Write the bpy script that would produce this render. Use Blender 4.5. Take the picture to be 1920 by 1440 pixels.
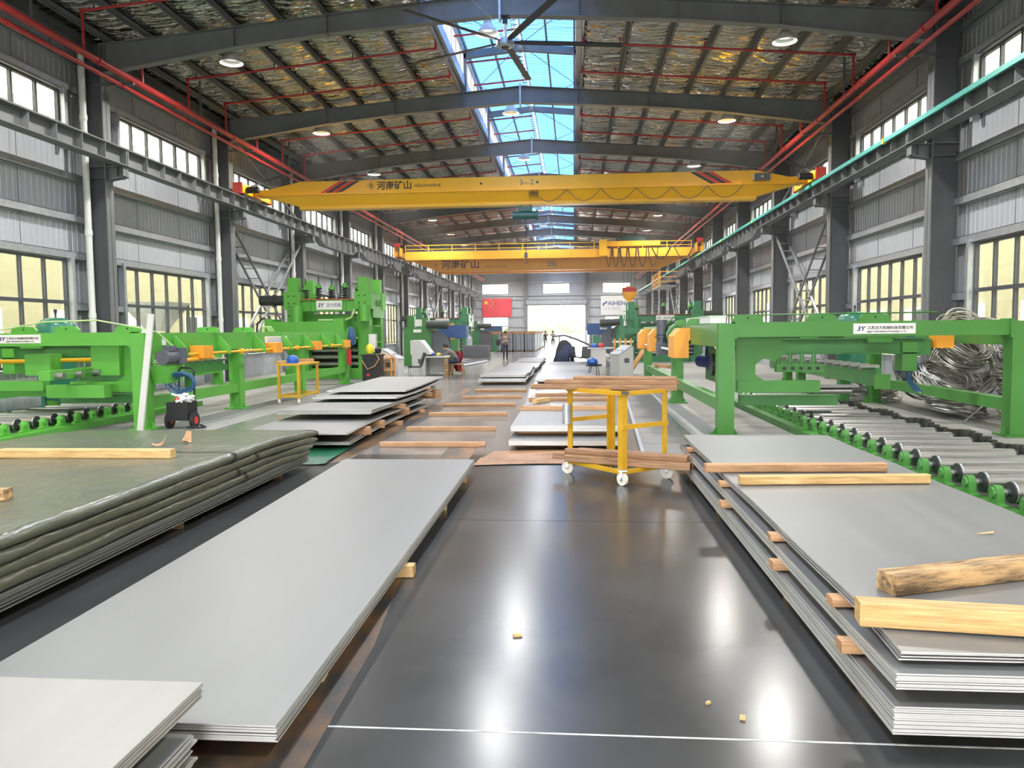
import bpy, bmesh, math, random
from mathutils import Vector, Matrix
random.seed(7)
for o in list(bpy.data.objects): bpy.data.objects.remove(o)
scn = bpy.context.scene
COL = scn.collection
PI = math.pi
# ---------------------------------------------------------------- camera
EYE = 1.75                      # eye height; hall axis runs along +Y, X to the right
F_PX = 1442.0
def cam_basis(vp=(1076, 620), roll=.004):
    yc = Vector((vp[0]-960, vp[1]-720, F_PX)).normalized()
    up = Vector((-math.sin(roll), -math.cos(roll), 0)); up = (up - yc*up.dot(yc)).normalized()
    return yc.cross(up), yc, up
_x, _y, _z = cam_basis()
cam_d = bpy.data.cameras.new('camera'); cam = bpy.data.objects.new('camera', cam_d); COL.objects.link(cam)
cam_d.sensor_fit = 'HORIZONTAL'; cam_d.sensor_width = 36; cam_d.lens = F_PX/1920*36
cam_d.clip_end = 600; cam_d.clip_start = .05
right = Vector((_x[0], _y[0], _z[0])); down = Vector((_x[1], _y[1], _z[1])); fwd = Vector((_x[2], _y[2], _z[2]))
R = Matrix((right, -down, -fwd)).transposed()
cam.matrix_world = Matrix.Translation((0, 0, EYE)) @ R.to_4x4()
scn.camera = cam
# ---------------------------------------------------------------- sky, exposure
SKY = 9.5
LAMP_W = 800
GLARE_DENSITY = .0016
w = bpy.data.worlds.new('sky'); scn.world = w; w.use_nodes = True
nt = w.node_tree; bg = nt.nodes['Background']
bg.inputs[0].default_value = (.98, .985, 1.0, 1); bg.inputs[1].default_value = SKY
scn.view_settings.view_transform = 'Standard'; scn.view_settings.look = 'None'
scn.view_settings.exposure = 1.3; scn.view_settings.gamma = 1.0; scn.view_settings.use_curve_mapping = False
scn.cycles.max_bounces = 7; scn.cycles.diffuse_bounces = 4; scn.cycles.glossy_bounces = 3
scn.cycles.transparent_max_bounces = 8; scn.cycles.sample_clamp_indirect = 6
scn.cycles.caustics_reflective = False; scn.cycles.caustics_refractive = False

# ---------------------------------------------------------------- materials
MAT = {}
def S2L(r, g, b):
    f = lambda c: c/12.92 if c <= .04045 else ((c+.055)/1.055)**2.4
    return (f(r/255), f(g/255), f(b/255))
def mat(name, rgb, rough=.5, metal=0., var=.0, scale=3., bump=0., bscale=20., stretch=(1, 1, 1), rgb2=None, thresh=None, bstretch=None, bdist=.02, rvar=0., coord='Object', spec=.5, detail=5):
    m = bpy.data.materials.new(name); m.use_nodes = True; MAT[name] = m
    n = m.node_tree.nodes; l = m.node_tree.links; p = n['Principled BSDF']
    p.inputs['Base Color'].default_value = (*rgb, 1); p.inputs['Roughness'].default_value = rough; p.inputs['Metallic'].default_value = metal
    p.inputs['Specular IOR Level'].default_value = spec
    tc = n.new('ShaderNodeTexCoord')
    def noise(sc, st, det=5):
        mp = n.new('ShaderNodeMapping'); mp.inputs['Scale'].default_value = st; l.new(tc.outputs[coord], mp.inputs[0])
        t = n.new('ShaderNodeTexNoise'); t.inputs['Scale'].default_value = sc; t.inputs['Detail'].default_value = det; t.inputs['Roughness'].default_value = .6
        l.new(mp.outputs[0], t.inputs['Vector']); return t
    if var or rgb2:
        t = noise(scale, stretch, detail)
        r = n.new('ShaderNodeValToRGB')
        a, b = thresh or (.3, .7)
        r.color_ramp.elements[0].position = a; r.color_ramp.elements[1].position = b
        c1 = tuple(max(0, c*(1-var)) for c in rgb); c2 = rgb2 or tuple(min(1, c*(1+var)) for c in rgb)
        r.color_ramp.elements[0].color = (*c1, 1); r.color_ramp.elements[1].color = (*c2, 1)
        l.new(t.outputs['Fac'], r.inputs[0]); l.new(r.outputs[0], p.inputs['Base Color'])
        if rvar:
            mr = n.new('ShaderNodeMapRange'); mr.inputs['From Min'].default_value = .1; mr.inputs['From Max'].default_value = .9
            mr.inputs['To Min'].default_value = max(.02, rough-rvar); mr.inputs['To Max'].default_value = rough+rvar
            l.new(t.outputs['Fac'], mr.inputs[0]); l.new(mr.outputs[0], p.inputs['Roughness'])
    if bump:
        t = noise(bscale, bstretch or stretch, 3); b = n.new('ShaderNodeBump'); b.inputs['Strength'].default_value = bump; b.inputs['Distance'].default_value = bdist
        l.new(t.outputs['Fac'], b.inputs['Height']); l.new(b.outputs[0], p.inputs['Normal'])
    return m
mat('steel_grey', (.17, .175, .18), .5, var=.12, scale=1.5)
mat('steel_dark', (.10, .103, .11), .5, var=.1, scale=2)
mat('siding', (.46, .475, .51), .42, .15, var=.05, scale=.8)
mat('galvanised', (.46, .48, .51), .38, .55, var=.12, scale=6)
mat('foil', (.46, .455, .44), .17, .95, var=.2, scale=1.6, bump=1., bscale=1.0, bdist=.40, bstretch=(1.3, 5.5, 2), stretch=(1, 2, 1), rgb2=(.56, .53, .46))
mat('pipe_red', (.42, .028, .03), .4, var=.1)
mat('pvc_white', (.72, .72, .69), .4, var=.06, scale=2)
mat('conductor_teal', (.06, .42, .36), .35)
mat('clip_yellow', (.8, .62, .03), .5)
mat('crane_yellow', (.88, .46, .01), .38, var=.05, scale=.7)
mat('crane_orange', (.82, .37, .02), .42, var=.08, scale=.6)
mat('black', (.012, .012, .013), .45)
mat('rubber', (.02, .02, .02), .7)
mat('stripe_red', (.62, .03, .02), .45)
mat('lamp_white', (.8, .8, .78), .35)
mat('window_frame', (.075, .08, .09), .45)
mat('white_paint', (.78, .78, .76), .45)
mat('facade', (.44, .415, .275), .8, var=.04, scale=.3)
mat('facade_white', (.8, .8, .78), .8)
mat('yard', (.42, .41, .38), .9, var=.15, scale=.5)
mat('concrete', (.25, .24, .22), .6, var=.25, scale=.9, rvar=.12, stretch=(1, .35, 1), bump=.06, bscale=30)
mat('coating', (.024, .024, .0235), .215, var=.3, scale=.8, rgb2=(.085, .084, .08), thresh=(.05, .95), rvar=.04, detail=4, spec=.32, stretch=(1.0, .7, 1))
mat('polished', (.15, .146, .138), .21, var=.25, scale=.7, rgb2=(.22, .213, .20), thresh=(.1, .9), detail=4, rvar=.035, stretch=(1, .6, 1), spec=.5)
mat('joint_white', (.5, .49, .45), .7, var=.4, scale=9)
mat('joint_dark', (.03, .03, .03), .7)
mat('worn_orange', (.045, .042, .038), .4, rgb2=(.20, .10, .035), scale=2.4, thresh=(.42, .62), stretch=(1, .5, 1))
def glass_mat(name, tint, gloss=.08):
    m = bpy.data.materials.new(name); m.use_nodes = True; MAT[name] = m
    n = m.node_tree.nodes; l = m.node_tree.links; n.remove(n['Principled BSDF'])
    t = n.new('ShaderNodeBsdfTransparent'); t.inputs[0].default_value = (*tint, 1)
    g = n.new('ShaderNodeBsdfGlossy'); g.inputs['Roughness'].default_value = .02
    mx = n.new('ShaderNodeMixShader'); mx.inputs[0].default_value = gloss
    l.new(t.outputs[0], mx.inputs[1]); l.new(g.outputs[0], mx.inputs[2]); l.new(mx.outputs[0], n['Material Output'].inputs[0])
glass_mat('glass', (.54, .54, .49))
def trans_mat(name, rgb, mix=.75, clear=.0):
    m = bpy.data.materials.new(name); m.use_nodes = True; MAT[name] = m
    n = m.node_tree.nodes; l = m.node_tree.links; n.remove(n['Principled BSDF'])
    t = n.new('ShaderNodeBsdfTranslucent'); d = n.new('ShaderNodeBsdfDiffuse'); mx = n.new('ShaderNodeMixShader'); mx.inputs[0].default_value = mix
    tc = n.new('ShaderNodeTexCoord'); no = n.new('ShaderNodeTexNoise'); no.inputs['Scale'].default_value = .9; l.new(tc.outputs['Object'], no.inputs['Vector'])
    r = n.new('ShaderNodeValToRGB'); r.color_ramp.elements[0].color = (*[c*.72 for c in rgb], 1); r.color_ramp.elements[1].color = (*rgb, 1)
    l.new(no.outputs['Fac'], r.inputs[0]); l.new(r.outputs[0], t.inputs[0]); l.new(r.outputs[0], d.inputs[0])
    l.new(d.outputs[0], mx.inputs[1]); l.new(t.outputs[0], mx.inputs[2]); l.new(mx.outputs[0], n['Material Output'].inputs[0])
trans_mat('skylight_blue', (.028, .075, .175), .9)
trans_mat('skylight_white', (.42, .42, .42), .9)

# ---------------------------------------------------------------- mesh helpers
class MB:
    """collects shapes, .build() links them as one mesh object"""
    def __init__(s, off=(0, 0, 0)): s.v = []; s.f = []; s.off = Vector(off); s.mi = []
    def add(s, vs, fs):
        b = len(s.v); s.v += [Vector(p)-s.off for p in vs]; s.f += [[i+b for i in f] for f in fs]; return s
    def box(s, x0, x1, y0, y1, z0, z1):
        return s.add([(x0,y0,z0),(x1,y0,z0),(x1,y1,z0),(x0,y1,z0),(x0,y0,z1),(x1,y0,z1),(x1,y1,z1),(x0,y1,z1)],
                     [(3,2,1,0),(4,5,6,7),(0,1,5,4),(1,2,6,5),(2,3,7,6),(3,0,4,7)])
    def cbox(s, c, d): return s.box(c[0]-d[0]/2, c[0]+d[0]/2, c[1]-d[1]/2, c[1]+d[1]/2, c[2]-d[2]/2, c[2]+d[2]/2)
    def bar(s, a, b, w, h=None, up=(0, 0, 1), ch=0):
        """rectangular bar from a to b, w wide, h tall"""
        a, b = Vector(a), Vector(b); h = h or w; d = (b-a).normalized(); up = Vector(up)
        if abs(d.dot(up)) > .98: up = Vector((0, 1, 0))
        sx = d.cross(up).normalized()*w/2; sz = sx.normalized().cross(d).normalized()*h/2
        if ch:
            k = 1-ch/(w/2); q = 1-ch/(h/2)
            pr = [(-1, -q), (-k, -1), (k, -1), (1, -q), (1, q), (k, 1), (-k, 1), (-1, q)]
            vs = [p+sx*u+sz*v for p in (a, b) for u, v in pr]
            return s.add(vs, [tuple(range(7, -1, -1)), tuple(range(8, 16))]+[(i, (i+1) % 8, 8+(i+1) % 8, 8+i) for i in range(8)])
        vs = [p+sx*u+sz*v for p in (a, b) for u, v in ((-1,-1),(1,-1),(1,1),(-1,1))]
        return s.add(vs, [(3,2,1,0),(4,5,6,7),(0,1,5,4),(1,2,6,5),(2,3,7,6),(3,0,4,7)])
    def cyl(s, a, b, r, n=12, r2=None, cap=True):
        a, b = Vector(a), Vector(b); d = (b-a).normalized(); u = d.orthogonal().normalized(); w_ = d.cross(u); r2 = r if r2 is None else r2
        vs = [a+(u*math.cos(t)+w_*math.sin(t))*r for t in [2*PI*i/n for i in range(n)]]+[b+(u*math.cos(t)+w_*math.sin(t))*r2 for t in [2*PI*i/n for i in range(n)]]
        fs = [(i, (i+1) % n, n+(i+1) % n, n+i) for i in range(n)]
        if cap: fs += [tuple(range(n-1, -1, -1)), tuple(range(n, 2*n))]
        return s.add(vs, fs)
    def tube(s, pts, r, n=6, closed=False):
        pts = [Vector(p) for p in pts]; m = len(pts); rings = []; u = None
        for i, p in enumerate(pts):
            if closed: d = pts[(i+1) % m]-pts[i-1]
            else: d = pts[min(i+1, m-1)]-pts[max(i-1, 0)]
            d = d.normalized() if d.length > 1e-9 else Vector((0, 0, 1))
            if u is None: u = d.orthogonal().normalized()
            u = (u-d*u.dot(d)); u = u.normalized() if u.length > 1e-6 else d.orthogonal().normalized()
            w_ = d.cross(u); rr = r[i] if isinstance(r, (list, tuple)) else r
            rings.append([p+(u*math.cos(2*PI*k/n)+w_*math.sin(2*PI*k/n))*rr for k in range(n)])
        vs = [q for g in rings for q in g]; fs = []
        for i in range(m if closed else m-1):
            j = (i+1) % m
            fs += [(i*n+k, i*n+(k+1) % n, j*n+(k+1) % n, j*n+k) for k in range(n)]
        if not closed: fs += [tuple(range(n-1, -1, -1)), tuple((m-1)*n+k for k in range(n))]
        return s.add(vs, fs)
    def prism(s, poly, axis, a, b):
        """extrude 2-d polygon along axis ('x': poly=(y,z); 'y': poly=(x,z); 'z': poly=(x,y))"""
        n = len(poly)
        P = {'x': lambda t, p: (t, p[0], p[1]), 'y': lambda t, p: (p[0], t, p[1]), 'z': lambda t, p: (p[0], p[1], t)}[axis]
        return s.add([P(a, p) for p in poly]+[P(b, p) for p in poly], [tuple(range(n-1, -1, -1)), tuple(range(n, 2*n))]+[(i, (i+1) % n, n+(i+1) % n, n+i) for i in range(n)])
    def lathe(s, prof, c, n=20, axis='z'):
        """prof: list of (r, t) along axis"""
        c = Vector(c); vs = []; m = len(prof)
        for r, t in prof:
            for k in range(n):
                a = 2*PI*k/n; ca, sa = r*math.cos(a), r*math.sin(a)
                vs.append(c+Vector({'z': (ca, sa, t), 'x': (t, ca, sa), 'y': (ca, t, sa)}[axis]))
        fs = [(i*n+k, i*n+(k+1) % n, (i+1)*n+(k+1) % n, (i+1)*n+k) for i in range(m-1) for k in range(n)]
        fs += [tuple(range(n-1, -1, -1)), tuple((m-1)*n+k for k in range(n))]
        return s.add(vs, fs)
    def grid(s, fn, nu, nv, thick=0):
        vs = [fn(i/nu, j/nv) for j in range(nv+1) for i in range(nu+1)]
        W = nu+1; fs = [(j*W+i, j*W+i+1, (j+1)*W+i+1, (j+1)*W+i) for j in range(nv) for i in range(nu)]
        return s.add(vs, fs)
    def mesh(s, name, m, smooth=True):
        me = bpy.data.meshes.new(name); me.from_pydata([tuple(p) for p in s.v], [], s.f)
        bm = bmesh.new(); bm.from_mesh(me); bmesh.ops.recalc_face_normals(bm, faces=bm.faces); bm.to_mesh(me); bm.free()
        if smooth: me.shade_smooth(); me.set_sharp_from_angle(angle=.65)
        me.materials.append(MAT[m] if isinstance(m, str) else m); return me
    def build(s, name, m, parent=None, smooth=True, loc=None):
        o = bpy.data.objects.new(name, s.mesh(name, m, smooth)); COL.objects.link(o)
        if parent is not None: o.parent = parent
        if loc is not None: o.location = loc
        return o
def tag(o, label, cat=None, group=None, kind=None):
    o['label'] = label
    if cat: o['category'] = cat
    if group: o['group'] = group
    if kind: o['kind'] = kind
    return o
def empty(name, loc=(0, 0, 0), rz=0, kind=None):
    o = bpy.data.objects.new(name, None); COL.objects.link(o); o.location = loc; o.rotation_euler = (0, 0, rz); o.empty_display_size = .2
    if kind: o['kind'] = kind
    return o
def thing(name, label, cat, loc=(0, 0, 0), rz=0, group=None):
    return tag(empty(name, loc, rz), label, cat, group)
def dup(root, loc=None, label=None, rz=None):
    """copy a thing with its parts and sub-parts (shared mesh data)"""
    def cp(o, par):
        c = o.copy(); COL.objects.link(c)
        if par is not None: c.parent = par
        for ch in list(o.children): cp(ch, c)
        return c
    r = cp(root, None)
    if loc is not None: r.location = loc
    if rz is not None: r.rotation_euler = (0, 0, rz)
    if label: r['label'] = label
    return r
def inst(name, me, parent, loc=(0, 0, 0), rot=None):
    o = bpy.data.objects.new(name, me); COL.objects.link(o); o.parent = parent; o.location = loc
    if rot: o.rotation_euler = rot
    return o
ORD = 'first second third fourth fifth sixth seventh eighth ninth tenth eleventh twelfth thirteenth fourteenth fifteenth sixteenth seventeenth eighteenth nineteenth twentieth'.split()
def nth(i):
    i += 1
    if i <= 20: return ORD[i-1]
    tens = {2: 'twenty', 3: 'thirty', 4: 'forty'}[i//10]
    return (tens+'-'+ORD[i % 10-1]) if i % 10 else {30: 'thirtieth', 40: 'fortieth'}[i]
def text_mesh(body, size, m, name, parent, loc, rot, extrude=.002, align='LEFT', sx=1., shear=0., offset=0.):
    cu = bpy.data.curves.new(name, 'FONT'); cu.body = body; cu.size = size; cu.extrude = extrude; cu.align_x = align; cu.shear = shear; cu.offset = offset; cu.resolution_u = 3
    TEXTS.append((cu, m, name, parent, Vector(loc), rot, sx))
TEXTS = []
def flush_texts():
    """turn the queued lettering into meshes in one pass"""
    tmp = []
    for T in TEXTS: o = bpy.data.objects.new('tmp', T[0]); COL.objects.link(o); tmp.append(o)
    bpy.context.view_layer.update(); dg = bpy.context.evaluated_depsgraph_get()
    mes = [bpy.data.meshes.new_from_object(o.evaluated_get(dg)) for o in tmp]
    for o in tmp: bpy.data.objects.remove(o)
    for me, (cu, m, name, parent, loc, rot, sx) in zip(mes, TEXTS):
        me.materials.clear(); me.materials.append(MAT[m])
        t = bpy.data.objects.new(name, me); COL.objects.link(t); t.parent = parent; t.location = loc; t.rotation_euler = rot; t.scale = (sx, 1, 1)

# ================================================================ BUILDING
XC = -1.85                                  # hall centre line
XW = 11.45                                  # half width to the siding
XI = 10.63                                  # half width to column inner flange
BAY = 7.53; Y0 = 20.15
FR = list(range(-4, 11)); YF = {k: Y0+BAY*k for k in FR}
YEND = 101.5; YBACK = -11.0
NEAR = -1                                    # first frame with detail
def roof_z(dx): return 10.58-.083*abs(dx)    # underside of roof sheet
def raf_top(dx): return 10.33-.083*abs(dx)
MON = 2.0                                    # half width of the ridge monitor
# ---- floor
floor = empty('floor', kind='structure'); floor['label'] = 'factory floor of dark coated and pale concrete slabs'
ys = [YBACK]+[3.24+BAY/2*i for i in range(-3, 27)]
ys = [y for y in ys if y < YEND]+[YEND]
for (xa, xb, mm) in ((-13.4, -6.6, 'concrete'), (-6.6, -3.45, 'coating'), (-3.45, 1.95, 'coating'), (1.95, 9.75, 'concrete')):
    for a, b in zip(ys[:-1], ys[1:]):
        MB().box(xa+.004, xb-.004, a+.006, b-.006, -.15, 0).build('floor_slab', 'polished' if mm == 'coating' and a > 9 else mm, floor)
MB().box(-13.5, 9.8, YBACK, YEND, -.3, -.02).build('sub_base', 'joint_dark', floor)
MB().box(-3.45, 1.95, 3.24-.0055, 3.24+.0055, -.02, .0015).build('joint_filler', 'joint_white', floor)
MB().add([(-1.62, 1.2, .0025), (-1.05, 1.2, .0025), (-1.12, 4.1, .0025), (-1.33, 6.3, .0025), (-1.42, 8.6, .0025), (-1.46, 11.6, .0025), (-1.9, 11.6, .0025), (-1.75, 6, .0025)], [range(8)]).build('painted_line', 'worn_orange', floor)
MB().add([(-3.45, 9.9, .0025), (-3.1, 10.2, .0025), (-3.1, 24, .0025), (-3.35, 24, .0025)], [range(4)]).build('painted_line', 'worn_orange', floor)
# ---- yard outside
yard = MB().box(-80, 75, -60, 260, -.5, -.31).build('ground', 'yard'); yard['kind'] = 'structure'; yard['label'] = 'pale paved yard outside the hall'
MB().box(-7, 5, YEND, 140, -.31, -.02).build('trim_1', 'yard')['kind'] = 'structure'
MB().box(-7, 5, -45, YBACK, -.31, -.02).build('trim_2', 'yard')['kind'] = 'structure'
for sgn, x in ((-1, -26.5), (1, 22.8)):
    t = thing('neighbouring_building', 'pale yellow factory building outside the %s side windows' % ('left' if sgn < 0 else 'right'), 'building', (x, 45, -.31))
    MB(t.location).box(x-3, x+3, -15, 115, -.31, 11.5).build('wall', 'facade', t)
    MB(t.location).box(x-3.2, x+3.2, -15.2, 115.2, 11.5, 11.8).build('parapet', 'facade_white', t)
    f = x-3*sgn
    for i in range(21):
        y = -9+6*i
        wnd = MB(t.location).box(f-.04, f+.04, y, y+3, 1.2, 2.9).build('window', 'facade_white', t)
        MB(t.location).box(f-.07, f+.07, y+.1, y+1.42, 1.3, 2.8).build('pane', 'window_frame', wnd) if i % 4 == 1 else None
# ---- walls
def siding_profile(width, n=4, d=.013):
    pts = []
    p = width/n
    for i in range(n):
        x = i*p
        pts += [(x, 0), (x+p*.72, 0), (x+p*.79, d), (x+p*.93, d)]
    pts.append((width, 0)); return pts
def sheet_mesh(width, z0, z1, name='siding_sheet'):
    b = MB(); pr = siding_profile(width)
    n = len(pr); vs = [(d, y, z0) for y, d in pr]+[(d, y, z1) for y, d in pr]
    b.add(vs, [(i, i+1, n+i+1, n+i) for i in range(n-1)])
    return b.mesh(name, 'siding', smooth=False)
WY0, WY1 = 1.55, 6.65                        # window range inside a bay
LZ0, LZM, LZ1 = .95, 2.62, 3.74              # lower window sill, rail, head
UZ0, UZ1 = 6.98, 8.08                        # upper window
ZE = roof_z(XW)+.02
def frame_mesh(yw, z0, z1, nx, rails=(), t=.045):
    b = MB()
    b.box(-.05, .05, 0, yw, z0, z0+t*1.4).box(-.05, .05, 0, yw, z1-t*1.4, z1).box(-.05, .05, 0, t*1.4, z0, z1).box(-.05, .05, yw-t*1.4, yw, z0, z1)
    return b
LB = frame_mesh(WY1-WY0, LZ0, LZ1, 6).mesh('frame', 'window_frame'); UB = frame_mesh(WY1-WY0, UZ0, UZ1, 6).mesh('frame', 'window_frame')
PW = (WY1-WY0)/6
MUL_L = MB().box(-.045, .045, -.03, .03, LZ0, LZ1).mesh('mullion', 'window_frame'); MUL_U = MB().box(-.045, .045, -.028, .028, UZ0, UZ1).mesh('mullion', 'window_frame')
RAIL_L = MB().box(-.05, .05, 0, WY1-WY0, LZM-.045, LZM+.045).mesh('rail', 'window_frame')
def pane_mesh(z0, z1): return MB().box(-.006, .006, .03, PW-.03, z0, z1).mesh('pane', 'glass', smooth=False)
PL1, PL2, PU = pane_mesh(LZ0+.06, LZM-.045), pane_mesh(LZM+.045, LZ1-.06), pane_mesh(UZ0+.06, UZ1-.06)
JAMB_L = MB().box(-.09, .09, -.11, 0, .0, LZ1+.1).mesh('jamb', 'galvanised'); JAMB_U = MB().box(-.09, .09, -.11, 0, UZ0-.4, UZ1+.1).mesh('jamb', 'galvanised')
wn = 0
SH_W = BAY/9
SH = {}
for key, (z0, z1, ww) in dict(low=(0, LZ0-.02, SH_W), mid=(LZ1+.02, UZ0-.02, SH_W), top=(UZ1+.02, ZE, SH_W), sideL=(0, LZ1+.02, WY0/2), sideL2=(0, LZ1+.02, (BAY-WY1)/1), sideU=(UZ0-.02, UZ1+.02, WY0/2), sideU2=(UZ0-.02, UZ1+.02, BAY-WY1)).items():
    SH[key] = sheet_mesh(ww, z0, z1)
def girt_bar(b, x, sg, y0, y1, z, h=.2, d=.16):
    # C-section girt: web plus two lips, open side down the hall wall
    b.box(min(x, x+sg*d), max(x, x+sg*d), y0, y1, z+h/2-.012, z+h/2).box(min(x, x+sg*d), max(x, x+sg*d), y0, y1, z-h/2, z-h/2+.012)
    xx = x+sg*d; b.box(min(xx, xx-sg*.012), max(xx, xx-sg*.012), y0, y1, z-h/2, z+h/2)
walls = {}
for side, sg in (('left', 1), ('right', -1)):         # sg: direction into the hall
    xs = XC-sg*XW
    wl = empty('wall_'+side, (xs, 0, 0), kind='structure'); wl['label'] = 'grey corrugated metal %s wall of the hall' % side; walls[side] = wl
    for k in FR:
        ya = YF[k]; yb = YF[k]+BAY if k < 10 else YEND
        sc_y = (yb-ya)/BAY
        rot = None
        def put(name, me, y, dz=0):
            o = inst(name, me, wl, (0, ya+y*sc_y, dz)); o.scale = (sg, sc_y, 1); return o
        for i in range(9):
            put('siding_sheet', SH['low'], i*SH_W) if WY0-.4 < i*SH_W < WY1 else None
            put('siding_sheet', SH['mid'], i*SH_W); put('siding_sheet', SH['top'], i*SH_W)
        put('siding_sheet', SH['sideL'], 0); put('siding_sheet', SH['sideL'], WY0/2); put('siding_sheet', SH['sideL2'], WY1)
        put('siding_sheet', SH['sideU'], 0); put('siding_sheet', SH['sideU'], WY0/2); put('siding_sheet', SH['sideU2'], WY1)
        for z in (LZ1+.11, 4.83, 5.9, UZ0-.12, UZ1+.12, 9.0):
            b = MB(wl.location); girt_bar(b, xs+sg*.03, sg, ya, yb, z); b.build('girt', 'galvanised', wl)
        for (ga, gb) in ((ya, ya+WY0*sc_y), (ya+WY1*sc_y, yb)):
            b = MB(wl.location); girt_bar(b, xs+sg*.03, sg, ga, gb, 2.5); b.build('girt', 'galvanised', wl)
        if k >= NEAR:       # thin tie rods between girts
            for yy in (2.5, 5.0):
                MB(wl.location).cyl((xs+sg*.1, ya+yy*sc_y, LZ1+.1), (xs+sg*.1, ya+yy*sc_y, 9.0), .008, 5).build('tie_rod', 'steel_dark', wl)
        for zone, FRM, ML, JB in (('lower', LB, MUL_L, JAMB_L), ('upper', UB, MUL_U, JAMB_U)):
            wn += 1
            wo = empty('window_%d' % wn, (xs+sg*.06, ya+WY0*sc_y, 0), kind='structure'); wo.scale = (1, sc_y, 1)
            wo['label'] = '%s strip window in the %s wall, %s' % (zone, side, nth(k-NEAR)+' one in view' if k >= NEAR else nth(NEAR-1-k)+' one behind the view')
            inst('frame', FRM, wo)
            inst('jamb', JB, wo, (sg*.1, 0, 0)); inst('jamb', JB, wo, (sg*.1, WY1-WY0+.11, 0))
            for i in range(1, 6): inst('mullion', ML, wo, (0, PW*i, 0))
            if zone == 'lower': inst('rail', RAIL_L, wo)
            for i in range(6):
                if zone == 'lower': inst('pane', PL1, wo, (0, PW*i, 0)); inst('pane', PL2, wo, (0, PW*i, 0))
                else: inst('pane', PU, wo, (0, PW*i, 0))
# back wall behind the camera
wb = empty('wall_back', (XC, YBACK, 0), kind='structure'); wb['label'] = 'rear wall behind the camera with a wide open doorway'
for a, b_, c, d in ((-13.5, -6.2, -.3, 11.9), (2.6, 9.8, -.3, 11.9), (-6.2, 2.6, 5.2, 11.9)): MB(wb.location).box(a, b_, YBACK-.2, YBACK, c, d).build('wall_panel', 'siding', wb)
dr2 = empty('door_2', (XC, YBACK, 0), kind='structure')
for x in (-6.2, 2.5): MB(dr2.location).box(x, x+.1, YBACK-.1, YBACK+.1, 0, 5.2).build('guide_rail', 'galvanised', dr2)
# ---- far end wall
wf = empty('wall_far', (XC, YEND, 0), kind='structure'); wf['label'] = 'far grey end wall with a big open doorway'
DX0, DX1, DZ = -6.0, 1.45, 5.25
FW = ((-13.2, -9.8), (0, 0))
holes = [(DX0, DX1, 0, DZ)]
fwin = [(-12.05, -8.55, 6.6, 7.95), (-4.05, -.5, 6.6, 7.95), (3.75, 7.35, 6.6, 7.95), (-11.95, -8.6, 1.0, 3.6), (4.0, 7.3, 1.0, 3.6)]
holes += fwin
def wall_strips(x0, x1, z0, z1, holes):
    xs_ = sorted({x0, x1, *[h[0] for h in holes], *[h[1] for h in holes]}); zs = sorted({z0, z1, *[h[2] for h in holes], *[h[3] for h in holes]})
    for a, b in zip(xs_[:-1], xs_[1:]):
        run = None
        for c, d in zip(zs[:-1], zs[1:]):
            if any(h[0] <= a and b <= h[1] and h[2] <= c and d <= h[3] for h in holes):
                if run: yield (a, b, *run); run = None
            else: run = (run[0], d) if run else (c, d)
        if run: yield (a, b, *run)
for a, b, c, d in wall_strips(XC-XW, XC+XW, 0, 9.7, holes):
    n = max(1, round((b-a)/.84)); wdt = (b-a)/n
    for i in range(n):
        bb = MB(wf.location); pr = siding_profile(wdt); m_ = len(pr)
        bb.add([(a+i*wdt+x, YEND-dd, c) for x, dd in pr]+[(a+i*wdt+x, YEND-dd, d) for x, dd in pr], [(j, j+1, m_+j+1, m_+j) for j in range(m_-1)])
        bb.build('siding_sheet', 'siding', wf, smooth=False)
MB(wf.location).prism([(XC-XW, 9.6), (XC+XW, 9.6), (XC, 11.2)], 'y', YEND, YEND+.1).build('gable', 'siding', wf)
for z in (2.4, 3.75, 4.9, 5.95, 6.45, 8.1, 9.2):
    segs = [(XC-XW, DX0-.3), (DX1+.3, XC+XW)] if z < DZ+.3 else [(XC-XW, XC+XW)]
    for a, b in segs: MB(wf.location).box(a, b, YEND-.2, YEND-.03, z-.09, z+.09).build('girt', 'galvanised', wf)
for x in (DX0-.25, DX1+.25):
    b = MB(wf.location); b.box(x-.2, x+.2, YEND-.5, YEND-.48, 0, 9.6).box(x-.2, x+.2, YEND-.07, YEND-.05, 0, 9.6).box(x-.01, x+.01, YEND-.48, YEND-.07, 0, 9.6); b.build('wind_column', 'steel_grey', wf)
for i, (a, b_, c, d) in enumerate(fwin):
    wn += 1; wo = empty('window_%d' % wn, ((a+b_)/2, YEND, c), kind='structure'); wo['label'] = 'bright window in the far end wall, '+('upper left', 'upper middle', 'upper right', 'below the flag', 'below the banner')[i]
    t = .06; f = MB(wo.location); f.box(a, b_, YEND-.05, YEND+.05, c, c+t).box(a, b_, YEND-.05, YEND+.05, d-t, d).box(a, a+t, YEND-.05, YEND+.05, c, d).box(b_-t, b_, YEND-.05, YEND+.05, c, d); f.build('frame', 'window_frame', wo)
    n = 4 if d-c < 2 else 2
    for j in range(1, n): x = a+(b_-a)*j/n; MB(wo.location).box(x-.03, x+.03, YEND-.04, YEND+.04, c, d).build('mullion', 'window_frame', wo)
    if d-c > 2: MB(wo.location).box(a, b_, YEND-.04, YEND+.04, 1.95, 2.01).build('rail', 'window_frame', wo)
    for j in range(n): x = a+(b_-a)*j/n; MB(wo.location).box(x+.03, x+(b_-a)/n-.03, YEND-.005, YEND+.005, c+t, d-t).build('pane', 'glass', wo)
dr = empty('door_1', ((DX0+DX1)/2, YEND, 0), kind='structure'); dr['label'] = 'open roller shutter doorway in the far wall'
MB(dr.location).box(DX0-.2, DX1+.2, YEND-.75, YEND-.25, DZ, DZ+.5).build('shutter_box', 'galvanised', dr)
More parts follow.
